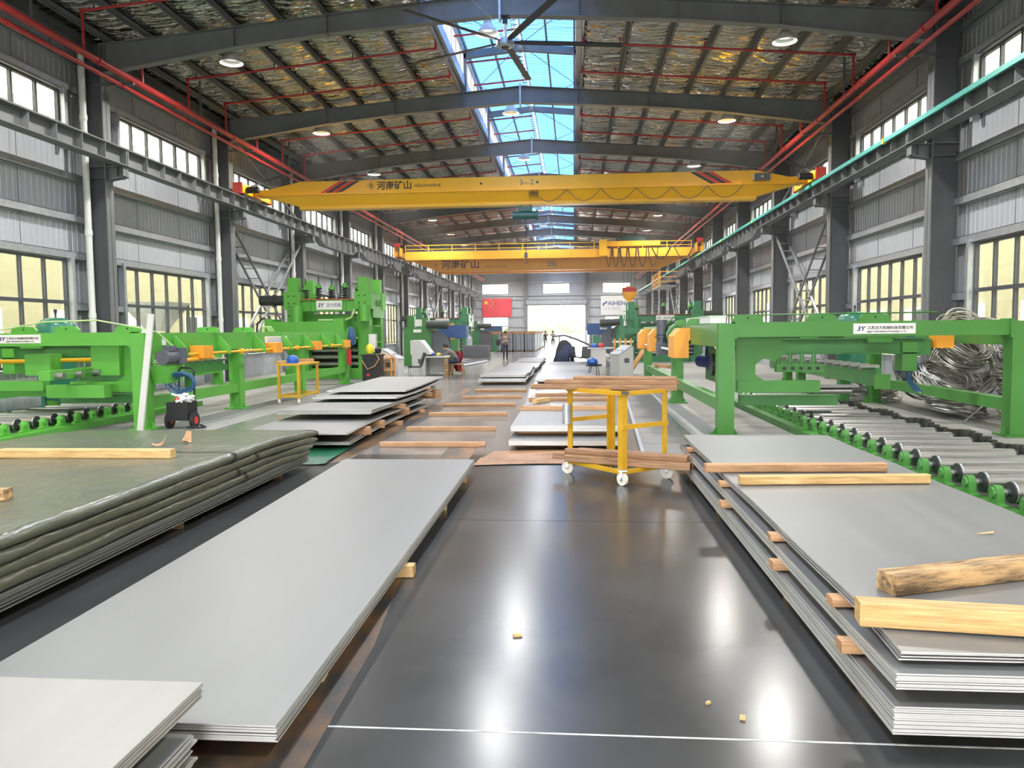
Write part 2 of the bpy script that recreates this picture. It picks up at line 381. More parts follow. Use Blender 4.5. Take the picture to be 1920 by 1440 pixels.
MB(dr.location).box(DX0-.1, DX0, YEND-.3, YEND, 0, DZ).build('guide_rail', 'galvanised', dr); MB(dr.location).box(DX1, DX1+.1, YEND-.3, YEND, 0, DZ).build('guide_rail', 'galvanised', dr)
MB(dr.location).cyl((DX0, YEND-.35, DZ-.1), (DX1, YEND-.35, DZ-.1), .12, 10).build('shutter_roll', 'white_paint', dr)
# ---- columns
def column(k, side, sg):
    y = YF[k]; xi = XC-sg*XI; xo = XC-sg*(XI+.66); mid = lambda a, b: (min(a, b), max(a, b))
    t = tag(empty('steel_column', (xi-sg*.33, y, 0)), 'grey steel wall column, %s one in view along the %s wall' % (nth(k), side), 'column', 'wall columns')
    top = raf_top(XI)+.0
    MB(t.location).box(*mid(xi, xi-sg*.025), y-.17, y+.17, 0, top).build('flange', 'steel_grey', t)
    MB(t.location).box(*mid(xo, xo+sg*.025), y-.17, y+.17, 0, top).build('flange', 'steel_grey', t)
    MB(t.location).box(*mid(xi, xo), y-.008, y+.008, 0, top).build('web', 'steel_dark', t)
    st = MB(t.location)
    for z in (5.96, 6.26, 9.0): st.box(*mid(xi, xo), y-.16, y+.16, z-.01, z+.01)
    st.build('stiffener', 'steel_grey', t)
    b = MB(t.location)
    x1 = xi+sg*.48
    b.add([(xi, y-.13, 6.25), (x1, y-.13, 6.25), (x1, y+.13, 6.25), (xi, y+.13, 6.25), (xi, y-.13, 6.27), (x1, y-.13, 6.27), (x1, y+.13, 6.27), (xi, y+.13, 6.27)], [(0,1,2,3),(4,5,6,7),(0,1,5,4),(1,2,6,5),(2,3,7,6),(3,0,4,7)])
    b.add([(xi, y-.13, 5.9), (x1, y-.13, 5.98), (x1, y+.13, 5.98), (xi, y+.13, 5.9), (xi, y-.13, 5.92), (x1, y-.13, 6.0), (x1, y+.13, 6.0), (xi, y+.13, 5.92)], [(0,1,2,3),(4,5,6,7),(0,1,5,4),(1,2,6,5),(2,3,7,6),(3,0,4,7)])
    b.box(*mid(xi, x1), y-.008, y+.008, 5.92, 6.26).box(*mid(x1, x1-sg*.012), y-.13, y+.13, 5.98, 6.26).box(*mid(xi+sg*.28, xi+sg*.292), y-.12, y+.12, 5.95, 6.26)
    b.build('crane_bracket', 'steel_grey', t)
# ---- crane runway beams
def runway(k, side, sg):
    y0 = YF[k]; y1 = y0+BAY if k < 10 else YEND-1.5; xb = XC-sg*10.25
    t = tag(empty('crane_runway_beam', (xb, y0, 6.27)), 'grey stiffened crane runway beam, %s span on the %s side' % (nth(k-NEAR), side), 'beam', 'crane runway beams')
    deep = k >= 2
    zb = lambda f: 6.27-(0 if not deep else .32*max(0, min(1, (min(f, 1-f)-.06)/.14)))
    fs = [0, .06, .1, .15, .2, .5, .8, .85, .9, .94, 1] if deep else [0, 1]
    yy = lambda f: y0+.01+(y1-y0-.02)*f
    w = MB(t.location); n = len(fs)
    w.prism([(yy(f), zb(f)+.02) for f in fs]+[(yy(1), 6.7), (yy(0), 6.7)], 'x', xb-.008, xb+.008); w.build('web', 'steel_grey', t)
    fl = MB(t.location)
    for f0, f1 in zip(fs[:-1], fs[1:]): fl.bar((xb, yy(f0), zb(f0)+.01), (xb, yy(f1), zb(f1)+.01), .34, .022)
    fl.build('bottom_flange', 'steel_grey', t)
    MB(t.location).box(xb-.19, xb+.19, y0+.005, y1-.005, 6.69, 6.715).build('top_flange', 'steel_grey', t)
    MB(t.location).prism([(xb-.05, 6.715), (xb+.05, 6.715), (xb+.012, 6.74), (xb+.03, 6.76), (xb+.03, 6.79), (xb-.03, 6.79), (xb-.03, 6.76), (xb-.012, 6.74)], 'y', y0, y1).build('rail', 'steel_dark', t)
    for i in range(9):
        f = i/8; y = y0+.04+(y1-y0-.08)*f; th = .022 if i in (0, 8) else .012
        MB(t.location).box(xb-.16, xb+.16, y-th, y+th, zb(f)+.02, 6.69).build('stiffener', 'steel_grey', t)
# ---- rafters
def rafter(k):
    y = YF[k]
    t = tag(empty('roof_rafter', (XC, y, 9)), 'grey steel roof rafter spanning the hall, %s one counting into the hall' % nth(k), 'beam', 'roof rafters')
    for sg in (-1, 1):
        X = lambda d: XC+sg*d
        top = lambda d: raf_top(d); D = [(0, .55), (4.5, .46), (7.0, .5), (XI, .72)]
        w = MB(t.location); w.prism([(X(d), top(d)) for d, h in D]+[(X(d), top(d)-h) for d, h in reversed(D)], 'y', y-.007, y+.007); w.build('web', 'steel_grey', t)
        f = MB(t.location); f.bar((X(0), y, top(0)+.008), (X(XI+.6), y, top(XI+.6)+.008), .25, .018); f.build('top_flange', 'steel_grey', t)
        f = MB(t.location)
        for (a, ha), (b, hb) in zip(D[:-1], D[1:]): f.bar((X(a), y, top(a)-ha), (X(b), y, top(b)-hb), .25, .018)
        f.build('bottom_flange', 'steel_grey', t)
        MB(t.location).box(min(X(0), X(.03)), max(X(0), X(.03)), y-.13, y+.13, 9.66, 10.42).build('ridge_plate', 'galvanised', t)
        for d in (2.0, 4.5, 7.0, XI-.05):
            h = .5 if d < 7.1 else .7; MB(t.location).box(X(d)-.01, X(d)+.01, y-.12, y+.12, top(d)-h, top(d)).build('stiffener', 'steel_grey', t)
        for d in (3.4, 5.8, 8.2):    # fly braces to the purlins
            for s2 in (-1, 1): MB(t.location).bar((X(d), y, top(d)-.48), (X(d), y+s2*.75, top(d)+.06), .04, .04).build('fly_brace', 'steel_dark', t) if s2 > 0 else None
for k in FR:
    if k < NEAR: continue
    if k >= 0: column(k, 'left', 1); column(k, 'right', -1); rafter(k)
    runway(k, 'left', 1); runway(k, 'right', -1)
# ---- ceiling: foil insulation, purlins, monitor
ceil = empty('ceiling', (XC, 0, 10), kind='structure'); ceil['label'] = 'pitched roof lined with crinkled silver foil insulation'
PUR = [2.12, 3.4, 4.6, 5.8, 7.0, 8.2, 9.4, 10.5]
rnd = random.Random(3)
from mathutils import noise as mn
for k in FR:
    ya = YF[k]; yb = YF[k]+BAY if k < 10 else YEND
    for sg in (-1, 1):
        edges = [MON]+PUR[1:]+[XW+.1]
        for a, b_ in zip(edges[:-1], edges[1:]):
            nu, nv = (8, 120) if NEAR <= k <= 3 else ((6, 40) if k > 3 else (1, 2))
            def fn(u, v, a=a, b_=b_):
                d = a+(b_-a)*u; y = ya+(yb-ya)*v
                wv = (.026*math.sin(y*27+5*mn.noise(Vector((d*1.5*sg, y*.8, 0))))+.012*math.sin(y*41+6*mn.noise(Vector((d*2.5*sg, y*1.1, 5)))))*(.65+.9*mn.noise(Vector((d*.9*sg, y*.6, 7))))
                return (XC+sg*d, y, roof_z(d)-.05*math.sin(PI*u)+wv*math.sin(PI*u)**.5*(1 if nu > 1 else 0))
            MB(ceil.location).grid(fn, nu, nv).build('foil_strip', 'foil', ceil)
        for d in PUR:
            z = roof_z(d)
            b = MB(ceil.location); x = XC+sg*d
            b.box(x-.006, x+.006, ya, yb, z-.22, z-.01).box(x-.006, x+.07, ya, yb, z-.22, z-.21).box(x+.058, x+.07, ya, yb, z-.22, z-.19).box(x-.07, x+.006, ya, yb, z-.02, z-.01)
            b.build('purlin', 'galvanised' if d < 2.2 else 'steel_grey', ceil)
        b = MB(ceil.location)      # eave strut
        x = XC+sg*(XI+.3); b.box(x-.1, x+.1, ya, yb, 9.25, 9.27).box(x-.1, x+.1, ya, yb, 9.5, 9.52).box(x-.008, x+.008, ya, yb, 9.25, 9.52); b.build('eave_strut', 'steel_dark', ceil)
        MB(ceil.location).add([(XC+sg*MON, ya, roof_z(MON)+.12), (XC+sg*(XW+.3), ya, roof_z(XW+.3)+.12), (XC+sg*(XW+.3), yb, roof_z(XW+.3)+.12), (XC+sg*MON, yb, roof_z(MON)+.12)], [(0, 1, 2, 3)]).build('roof_sheet', 'steel_dark', ceil)
MB(ceil.location).box(XC-12, XC+12, YBACK-.2, YF[-4], 9.6, 10.6).build('roof_sheet', 'steel_dark', ceil)
# ridge monitor
sky = empty('ceiling_monitor', (XC, 0, 10.5), kind='structure'); sky['label'] = 'raised ridge skylight of blue translucent sheets'
MZ0, MZ1, MZR = roof_z(MON)-.05, 11.75, 11.98
def mz(d): return MZR-(MZR-MZ1)*abs(d)/2.25
for k in FR:
    ya = YF[k]; yb = YF[k]+BAY if k < 10 else YEND
    for sg in (-1, 1):
        X = lambda d: XC+sg*d
        n = 8 if k >= NEAR else 1
        for i in range(n):          # blue roof sheets
            a = ya+(yb-ya)*i/n; b2 = ya+(yb-ya)*(i+1)/n
            bb = MB(sky.location); pr = siding_profile(b2-a, 3, .04); m_ = len(pr)
            bb.add([(X(.03), a+y, mz(0)+dd) for y, dd in pr]+[(X(2.35), a+y, mz(2.35)+dd) for y, dd in pr], [(j, j+1, m_+j+1, m_+j) for j in range(m_-1)])
            bb.build('skylight_sheet', 'skylight_blue', sky, smooth=False)
            MB(sky.location).box(X(MON)-.01, X(MON)+.01, a+.03, b2-.03, MZ0+.35, MZ1-.25).build('louvre_panel', 'skylight_white', sky) 
        MB(sky.location).box(X(MON)-.05, X(MON)+.05, ya, yb, MZ0, MZ0+.35).build('upstand', 'galvanised', sky)
        MB(sky.location).box(X(MON)-.06, X(MON)+.06, ya, yb, MZ1-.25, MZ1-.12).build('head_rail', 'galvanised', sky)
        if k >= NEAR:
            for d in (.95, 1.9): MB(sky.location).box(X(d)-.03, X(d)+.03, ya, yb, mz(d)-.16, mz(d)-.01).build('purlin', 'steel_grey', sky)
            MB(sky.location).box(X(MON)-.1, X(MON)+.1, ya-.08, ya+.08, MZ0-.2, MZ1-.1).build('monitor_post', 'steel_grey', sky)
            MB(sky.location).bar((X(0), ya, mz(0)-.3), (X(MON), ya, mz(MON)-.3), .16, .24).build('monitor_rafter', 'steel_grey', sky)
            MB(sky.location).cyl((X(0), ya, mz(0)-.2), (X(MON-.1), ya+BAY/2, mz(MON)-.2), .012, 5).build('brace_rod', 'steel_dark', sky)
            MB(sky.location).cyl((X(MON-.1), ya+BAY/2, mz(MON)-.2), (X(0), yb, mz(0)-.2), .012, 5).build('brace_rod', 'steel_dark', sky)
            for i in range(1, 8):
                y = ya+BAY*i/8; MB(sky.location).box(X(MON)-.02, X(MON)+.02, y-.025, y+.025, MZ0+.3, MZ1-.2).build('louvre_post', 'galvanised', sky)
    if k >= NEAR:                   # lattice tray under the ridge
        b = MB(sky.location)
        for dx in (-.13, .13): b.box(XC+dx-.012, XC+dx+.012, ya, yb, mz(0)-.3, mz(0)-.22)
        nn = 18
        for i in range(nn):
            y = ya+(yb-ya)*i/nn; b.bar((XC-.13, y, mz(0)-.28), (XC+.13, y+.2, mz(0)-.28), .03, .02); b.bar((XC+.13, y, mz(0)-.28), (XC-.13, y+.2, mz(0)-.28), .03, .02)
        b.build('ridge_tray', 'galvanised', sky)
# ---- downpipes
for side, sg in (('left', 1), ('right', -1)):
    first = None
    for k in FR:
        if k < 0: continue
        x = XC-sg*(XI+.38); y = YF[k]-.42 if sg > 0 else YF[k]+.45
        lab = 'white plastic downpipe beside the %s column in view on the %s wall' % (nth(k), side)
        if first is None:
            t = thing('downpipe', lab, 'pipe', (x, y, 0), group='white downpipes'); first = t
            MB().cyl((0, 0, 0), (0, 0, 9.2), .085, 14).build('pipe', 'pvc_white', t)
            for z in (2.2, 4.4, 7.4): MB().cyl((0, 0, z), (0, 0, z+.14), .1, 14).build('collar', 'pvc_white', t)
            MB().tube([(0, 0, 7.1), (0, .2, 7.06), (0, .34, 7.06)], .05, 8).build('elbow', 'pvc_white', t)
        else: dup(first, (x, y, 0), lab)
# ================================================================ PIPES, LAMPS, FAN, BRACES
for side, sg in (('left', 1), ('right', -1)):
    x = XC-sg*9.72; z = 8.45
    t = thing('sprinkler_main', 'thick red sprinkler main running along the %s eave' % side, 'pipe', (x, 10, z))
    MB(t.location).cyl((x, YF[NEAR], z), (x, YEND-1, z), .085, 12).build('main_pipe', 'pipe_red', t)
    for k in range(NEAR, 11):
        for j in range(2): MB(t.location).cyl((x, YF[k]+2+BAY/2*j, z), (x, YF[k]+2.12+BAY/2*j, z), .105, 12).build('coupling', 'pipe_red', t)
        MB(t.location).bar((x+sg*.1, YF[k]-.35, z-.13), (XC-sg*(XI+.1), YF[k]-.35, z-.13), .06, .06).build('support_arm', 'steel_dark', t)
        MB(t.location).bar((x, YF[k]+3.5, z-.1), (x, YF[k]+3.5, 9.6), .05, .05).build('hanger', 'steel_dark', t) if k < 10 else None
    x2 = x+sg*-.22
    t2 = thing('fire_pipe', 'thinner red fire pipe just below the %s sprinkler main' % side, 'pipe', (x2, 10, z-.16))
    MB(t2.location).cyl((x2, YF[NEAR], z-.17), (x2, YEND-1, z-.17), .055, 10).build('pipe_run', 'pipe_red', t2)
    for k in range(NEAR, 11): MB(t2.location).cyl((x2, YF[k]+3, z-.17), (x2, YF[k]+3.1, z-.17), .07, 10).build('coupling', 'pipe_red', t2)
    n = 0
    proto = None
    for k in range(NEAR, 11):
        for j in range(3):
            y = YF[k]+.25+j*BAY/3
            if y > YEND-2 or (k == NEAR and j < 2): continue
            lab = 'red sprinkler branch pipe across the %s roof slope, %s from the front' % (side, nth(n)); n += 1
            if proto is not None:
                dup(proto, (XC, y, 0), lab); continue
            t = thing('sprinkler_branch', lab, 'pipe', (XC, y, 0), group='sprinkler branches'); proto = t
            zz = lambda d: roof_z(d)-.36
            P_ = [(-sg*9.72, 0, 8.45), (-sg*9.72, 0, zz(9.72)), (-sg*2.15, 0, zz(2.15)), (-sg*2.15, 0, 11.3)]
            if sg > 0: P_ += [(.0, 0, 11.45)]
            for p, q in zip(P_[:-1], P_[1:]): MB().cyl(p, q, .033, 8).build('pipe_run', 'pipe_red', t)
            for p in P_[1:-1]: MB().cbox(p, (.09, .09, .09)).build('elbow', 'pipe_red', t)
            for d in (3.2, 5.6, 8.0):
                MB().cyl((-sg*d, 0, zz(d)), (-sg*d, 0, zz(d)+.16), .014, 6).cyl((-sg*d, 0, zz(d)+.14), (-sg*d, 0, zz(d)+.17), .03, 8).build('sprinkler_head', 'pipe_red', t)
            for d in (4.65, 7.05, 9.45): MB().bar((-sg*d, .03, zz(d)-.05), (-sg*d, .03, zz(d)+.34), .03, .03).build('hanger', 'steel_dark', t)
# conductor rail on the right runway
xr = XC+10.25-.22
t = thing('conductor_rail', 'teal enclosed conductor rail clipped along the right runway beam', 'rail', (xr, 10, 6.62))
for k in range(NEAR, 11):
    ya = YF[k]; yb = YF[k]+BAY if k < 10 else YEND-1.5
    MB(t.location).bar((xr, ya, 6.66), (xr, yb, 6.66), .07, .11).build('housing', 'conductor_teal', t)
    MB(t.location).box(xr-.05, xr+.05, ya+1.2, ya+1.32, 6.59, 6.73).build('joint_clip', 'clip_yellow', t)
    for j in range(4): MB(t.location).bar((xr, ya+.9+j*1.88, 6.6), (xr+.2, ya+.9+j*1.88, 6.56), .03, .03).build('bracket', 'steel_dark', t)
# cross bracing in wall bays, ladder-like double angles
def ladder_brace(side, sg, k, lab, z0, z1, flip=False):
    x = XC-sg*(XI+.33); t = thing('cross_brace', lab, 'brace', (x, YF[k], z0))
    for n_, (a, b) in enumerate((((YF[k]+.2, z1), (YF[k]+BAY-.2, z0)), ((YF[k]+BAY-.2, z1), (YF[k]+.2, z0)))):
        A, B_ = Vector((0, a[0], a[1])), Vector((0, b[0], b[1])); d = B_-A; L = d.length
        leg = None
        for o_ in (-.22, .22):
            MB(t.location).bar((x+o_, A.y, A.z), (x+o_, B_.y, B_.z), .07, .07).build('chord', 'steel_grey' if n_ == 0 else 'galvanised', t)
        m = int(L/.6)
        for i in range(1, m):
            p = A+d*(i/m); MB(t.location).bar((x-.22, p.y, p.z), (x+.22, p.y, p.z), .035, .035).build('rung', 'steel_grey' if n_ == 0 else 'galvanised', t)
for side, sg in (('left', 1), ('right', -1)):
    ladder_brace(side, sg, 1, 'ladder-like cross brace between columns on the %s wall near the first crane' % side, .3, 5.8)
    ladder_brace(side, sg, 6, 'ladder-like cross brace far down the %s wall' % side, .3, 5.8)
# upper single rods
for side, sg in (('left', 1), ('right', -1)):
    x = XC-sg*(XI+.16); t = thing('brace_rod', 'thin crossed brace rods above the %s runway beam' % side, 'brace', (x, YF[1], 7))
    for a, b in (((YF[1]+.2, 9.2), (YF[2]-.2, 6.9)), ((YF[2]-.2, 9.2), (YF[1]+.2, 6.9))): MB(t.location).bar((x, a[0], a[1]), (x, b[0], b[1]), .07, .07).build('rod', 'steel_grey', t)
# high bay lamps (lit)
lampproto = None
emi = bpy.data.materials.new('lamp_led'); emi.use_nodes = True; MAT['lamp_led'] = emi
pb = emi.node_tree.nodes['Principled BSDF']; pb.inputs['Emission Color'].default_value = (1, .97, .9, 1); pb.inputs['Emission Strength'].default_value = .35
ld = bpy.data.lights.new('lamp_light', 'SPOT'); ld.energy = LAMP_W; ld.spot_size = 2.9; ld.spot_blend = .6; ld.shadow_soft_size = .25; ld.color = (1, .975, .93)
for k in range(-3, 11):
    for nm, x, z in (('left', -9.3, 9.25), ('middle', -2.25, 9.75), ('right', 5.45, 9.25)):
        y = YF[k]+.75
        lab = 'white bell-shaped high bay lamp, %s one in view in the %s row' % (nth(max(k, 0)), nm)
        if k < 0: lab = 'white bell-shaped high bay lamp of the %s row, out of view overhead, %s bay back' % (nm, nth(-k-1))
        if lampproto is None:
            t = thing('high_bay_lamp', lab, 'lamp', (x, y, z), group='high bay lamps'); lampproto = t
            MB().lathe([(.0, .42), (.05, .42), (.06, .30), (.1, .28), (.12, .14), (.15, .12), (.2, .04), (.27, -.06), (.31, -.1), (.315, -.12), (.29, -.11), (.18, .02), (.1, .06), (0, .06)], (0, 0, 0), 24).build('shade', 'lamp_white', t)
            MB().lathe([(0, .02), (.17, .02), (.17, .0), (0, .0)], (0, 0, 0), 20).build('lens', 'lamp_led', t)
            MB().cyl((0, 0, .42), (0, 0, .62), .008, 6).build('cable', 'black', t)
            MB().tube([(.04, 0, .4), (.05, 0, .5), (0, 0, .58), (-.05, 0, .5), (-.04, 0, .4)], .01, 6).build('hook', 'galvanised', t)
            lo = bpy.data.objects.new('lamp_light', ld); COL.objects.link(lo); lo.parent = t; lo.location = (0, 0, -.03)
        else: t = dup(lampproto, (x, y, z), lab)
# HVLS ceiling fan
hub = Vector((-1.72, 20.15, 9.13))
fan = thing('ceiling_fan', 'huge five-bladed black ceiling fan hanging from the ridge', 'fan', hub)
MB().lathe([(0, -.13), (.17, -.13), (.23, -.1), (.23, .02), (.2, .06), (.12, .09), (0, .09)], (0, 0, 0), 28).build('motor', 'galvanised', fan)
MB().lathe([(0, -.16), (.09, -.16), (.1, -.13), (0, -.13)], (0, 0, 0), 20).build('cap', 'black', fan)
MB().cyl((0, 0, .08), (0, 0, .62), .04, 10).build('rod', 'white_paint', fan)
b = MB(); b.box(-.13, .13, -.1, .1, .60, .66).box(-.06, .06, -.06, .06, .45, .62); b.build('mount', 'black', fan)
bl = MB(); bl.prism([(.18, -.03), (.18, .03), (.4, .085), (3.05, .085), (3.05, -.085), (.4, -.085)], 'z', -.012, .012)
blade = bl.mesh('blade', 'black')
for i, a in enumerate((10, 82, 154, 226, 298)): inst('blade', blade, fan, (0, 0, .0), (math.radians(-12), 0, math.radians(a)))
for p in ((-4.2, 0, 1.2), (4.5, .1, .95), (-2.2, -3, 1.35), (2.6, 2.7, 1.3)): MB().cyl((0, 0, .3), p, .006, 4).build('guy_wire', 'galvanised', fan)
# ================================================================ CRANES
def end_truck(t, x, y, sg, m='crane_yellow', L=2.6, red='stripe_red'):
    """end carriage riding the runway rail at x, long in y"""
    o = t.location
    b = MB(o); b.prism([(y-L/2, 6.86), (y+L/2, 6.86), (y+L/2, 7.12), (y+L/2-.3, 7.2), (y-L/2+.3, 7.2), (y-L/2, 7.12)], 'x', x-.16, x+.16); b.build('end_carriage', m, t)
    for yy in (y-L/2+.3, y+L/2-.3): MB(o).cyl((x-.06, yy, 6.93), (x+.06, yy, 6.93), .14, 18).build('wheel', 'steel_dark', t)
    for yy in (y-L/2-.04, y+L/2+.04): MB(o).box(x-.17, x+.17, yy-.05, yy+.05, 6.82, 7.22).build('buffer_plate', red, t)
    MB(o).cyl((x+sg*.2, y-L/2+.35, 7.0), (x+sg*.62, y-L/2+.35, 7.0), .12, 14).build('travel_motor', 'black', t)
RL, RR = XC-10.25, XC+10.25
CY = 28.7
cr = thing('bridge_crane', 'yellow single-girder bridge crane spanning the hall with black lettering', 'crane', (XC, CY, 6.8))
o = cr.location
zt, zbm, zb = 7.36, 6.72, 6.36
g = MB(o); g.prism([(RL+.55, 6.86), (RL+.55, 7.05), (RL+2.0, zt), (RR-2.0, zt), (RR-.55, 7.05), (RR-.55, 6.86)], 'y', CY-.42, CY+.3); g.build('girder_box', 'crane_yellow', cr)
g = MB(o)
for ya, yb in ((CY-.45, CY-.1), ): pass
vs = []
for x in (RL+.55, RL+1.9, RR-1.9, RR-.55):
    zl = 6.42 if RL+1 < x < RR-1 else 6.8
    vs += [(x, CY-.42, 6.87), (x, CY-.26, zl+.06), (x, CY+.14, zl+.06), (x, CY+.3, 6.87)]
g.add(vs, [(i*4+j, i*4+j+1, i*4+j+5, i*4+j+4) for i in range(3) for j in range(3)]+[(0, 1, 2, 3), (12, 13, 14, 15)]); g.build('girder_keel', 'crane_yellow', cr)
g = MB(o); g.box(RL+1.9, RR-1.9, CY-.3, CY+.18, 6.36, 6.48); g.build('bottom_flange', 'crane_yellow', cr)
g = MB(o); g.box(RL+.7, RR-.7, CY-.47, CY-.42, 6.85, 6.89); g.build('side_ledge', 'crane_yellow', cr)
for i in range(13):
    x = RL+2.2+i*1.32; MB(o).box(x-.04, x+.04, CY-.48, CY-.42, 6.88, 6.95).build('lug', 'crane_yellow', cr)
for x in (-3.35, -1.3): MB(o).cyl((x, CY-.425, 7.13), (x, CY-.415, 7.13), .045, 10).build('vent_hole', 'black', cr)
end_truck(cr, RL, CY, 1); end_truck(cr, RR, CY, -1)
for sg, x in ((1, RL+.35), (-1, RR-.35)): MB(o).box(min(x, x+sg*.3)-.1, max(x, x+sg*.3)+.1, CY-.4, CY+.3, 6.9, 7.1).build('girder_seat', 'crane_yellow', cr)
for sg, x in ((1, RL+3.1), (-1, RR-3.1)):
    for i, m in enumerate(('stripe_red', 'black', 'stripe_red', 'black')):
        xx = x+sg*(i*.2-.35); s_ = .72*sg
        MB(o).add([(xx, CY-.424, 6.93), (xx+sg*.19, CY-.424, 6.93), (xx+sg*.19+s_, CY-.424, 7.345), (xx+s_, CY-.424, 7.345)], [(0, 1, 2, 3)]).build('warning_stripe', m, cr)
RX = (PI/2, 0, 0)
def diamond_logo(t, x, y, z, s, m):
    b = MB(t.location)
    for (p, q) in (((-1, 0), (0, 1)), ((0, 1), (1, 0)), ((1, 0), (0, -1)), ((0, -1), (-1, 0))): b.bar((x+p[0]*s, y, z+p[1]*s), (x+q[0]*s, y, z+q[1]*s), .006, .022*s/.14, up=(0, 1, 0))
    b.bar((x-.35*s, y, z+.28*s), (x+.35*s, y, z+.28*s), .006, .02*s/.14); b.bar((x, y, z+.5*s), (x, y, z-.5*s), .006, .02*s/.14, up=(0, 1, 0)); b.bar((x-.45*s, y, z-.15*s), (x+.45*s, y, z-.15*s), .006, .02*s/.14)
    b.build('logo', m, t)
diamond_logo(cr, -7.42, CY-.427, 7.13, .15, 'black')
text_mesh('河南矿山', .33, 'black', 'lettering', cr, (-7.22-XC, -.427, 7.02-6.8), RX, offset=.006)
text_mesh('HENANMINE', .15, 'black', 'lettering', cr, (-5.82-XC, -.427, 7.06-6.8), RX, sx=1.15)
text_mesh('3—2', .26, 'steel_grey', 'lettering', cr, (-1.95-XC-.0, -.427, 7.05-6.8), RX)
b = MB(o); b.box(RR-2.05, RR-1.5, CY-.62, CY-.44, 6.98, 7.22); b.build('control_box', 'steel_dark', cr)
MB(o).add([(RR-1.83, CY-.625, 7.07), (RR-1.72, CY-.625, 7.07), (RR-1.775, CY-.625, 7.16)], [(0, 1, 2)]).build('warning_sign', 'white_paint', cr)
b = MB(o)
for i in range(6):                    # festoon cable sagging along the girder
    x0 = -1.5+i*1.25; pts = [(x0+1.25*u/8, CY-.46, 6.84-.42*math.sin(PI*u/8)) for u in range(9)]; b.tube(pts, .012, 5)
b.build('festoon_cable', 'steel_dark', cr)
ho = thing('electric_hoist', 'dark green electric hoist hanging under the first crane', 'hoist', (-1.75, CY-.1, 6.2))
hx, hy = -1.75, CY-.1
mat('hoist_green', (.02, .11, .10), .4)
MB(ho.location).cyl((hx-.4, hy, 6.0), (hx+.4, hy, 6.0), .15, 18).build('drum', 'hoist_green', ho)
MB(ho.location).cyl((hx-.48, hy, 6.0), (hx-.38, hy, 6.0), .17, 18).cyl((hx+.38, hy, 6.0), (hx+.46, hy, 6.0), .18, 18).cyl((hx-.05, hy, 6.0), (hx+.02, hy, 6.0), .165, 18).build('drum_flange', 'hoist_green', ho)
b = MB(ho.location); b.box(hx-.22, hx-.16, hy-.1, hy+.1, 6.1, 6.42).box(hx+.16, hx+.22, hy-.1, hy+.1, 6.1, 6.42).box(hx-.24, hx+.24, hy-.12, hy+.12, 6.14, 6.3); b.build('trolley', 'hoist_green', ho)
for dx in (-.19, .19): MB(ho.location).cyl((hx+dx, hy-.14, 6.42), (hx+dx, hy-.09, 6.42), .07, 12).build('trolley_wheel', 'hoist_green', ho)
MB(ho.location).cyl((hx, hy, 5.85), (hx, hy, 4.62), .012, 6).build('hoist_rope', 'black', ho)
b = MB(ho.location); b.box(hx-.06, hx+.06, hy-.05, hy+.05, 4.45, 4.64); b.tube([(hx, hy, 4.46), (hx, hy, 4.38), (hx+.06, hy, 4.32), (hx+.02, hy, 4.25), (hx-.06, hy, 4.28)], .018, 6); b.build('hook', 'steel_dark', ho)
b = MB(ho.location)
for i in range(6): b.tube([(hx+.15+i*.06, CY-.44, 6.8), (hx+.15+i*.06, CY-.45, 6.55-.04*(i % 2)), (hx+.18+i*.06, CY-.44, 6.8)], .01, 5)
b.build('cable_bundle', 'black', ho)
# second crane: double girder with walkway, railing and winch trolley
C2 = 55.0
c2 = thing('bridge_crane', 'orange double-girder bridge crane with railed walkway farther down the hall', 'crane', (XC, C2, 6.8)); o = c2.location
for i, yy in enumerate((C2-1.0, C2+1.1)):
    g = MB(o); g.prism([(RL+.45, 6.85), (RL+2.6, 6.0), (RR-2.6, 6.0), (RR-.45, 6.85), (RR-.45, 7.3), (RL+.45, 7.3)], 'y', yy-.28, yy+.28); g.build('girder_box', 'crane_orange', c2)
    MB(o).box(RL+2.4, RR-2.4, yy-.34, yy+.34, 5.96, 6.0).build('bottom_flange', 'crane_orange', c2)
    MB(o).box(RL+.4, RR-.4, yy-.34, yy+.34, 7.3, 7.34).build('top_flange', 'crane_orange', c2)
    MB(o).box(RL+.4, RR-.4, yy-.03, yy+.03, 7.34, 7.44).build('trolley_rail', 'steel_dark', c2)
MB(o).box(RL+.5, RR-.5, C2-2.0, C2-1.28, 6.72, 6.76).build('walkway', 'crane_orange', c2)
MB(o).box(RL+.5, RR-.5, C2-2.02, C2-1.99, 6.72, 7.28).build('walkway_skirt', 'crane_orange', c2)
for z in (7.45, 7.72): MB(o).cyl((RL+.5, C2-2.0, z), (RR-.5, C2-2.0, z), .022, 6).build('handrail', 'crane_yellow', c2)
for i in range(13): x = RL+.5+i*(RR-RL-1)/12; MB(o).cyl((x, C2-2.02, 6.74), (x, C2-2.02, 7.74), .025, 6).build('railing_post', 'crane_yellow', c2)
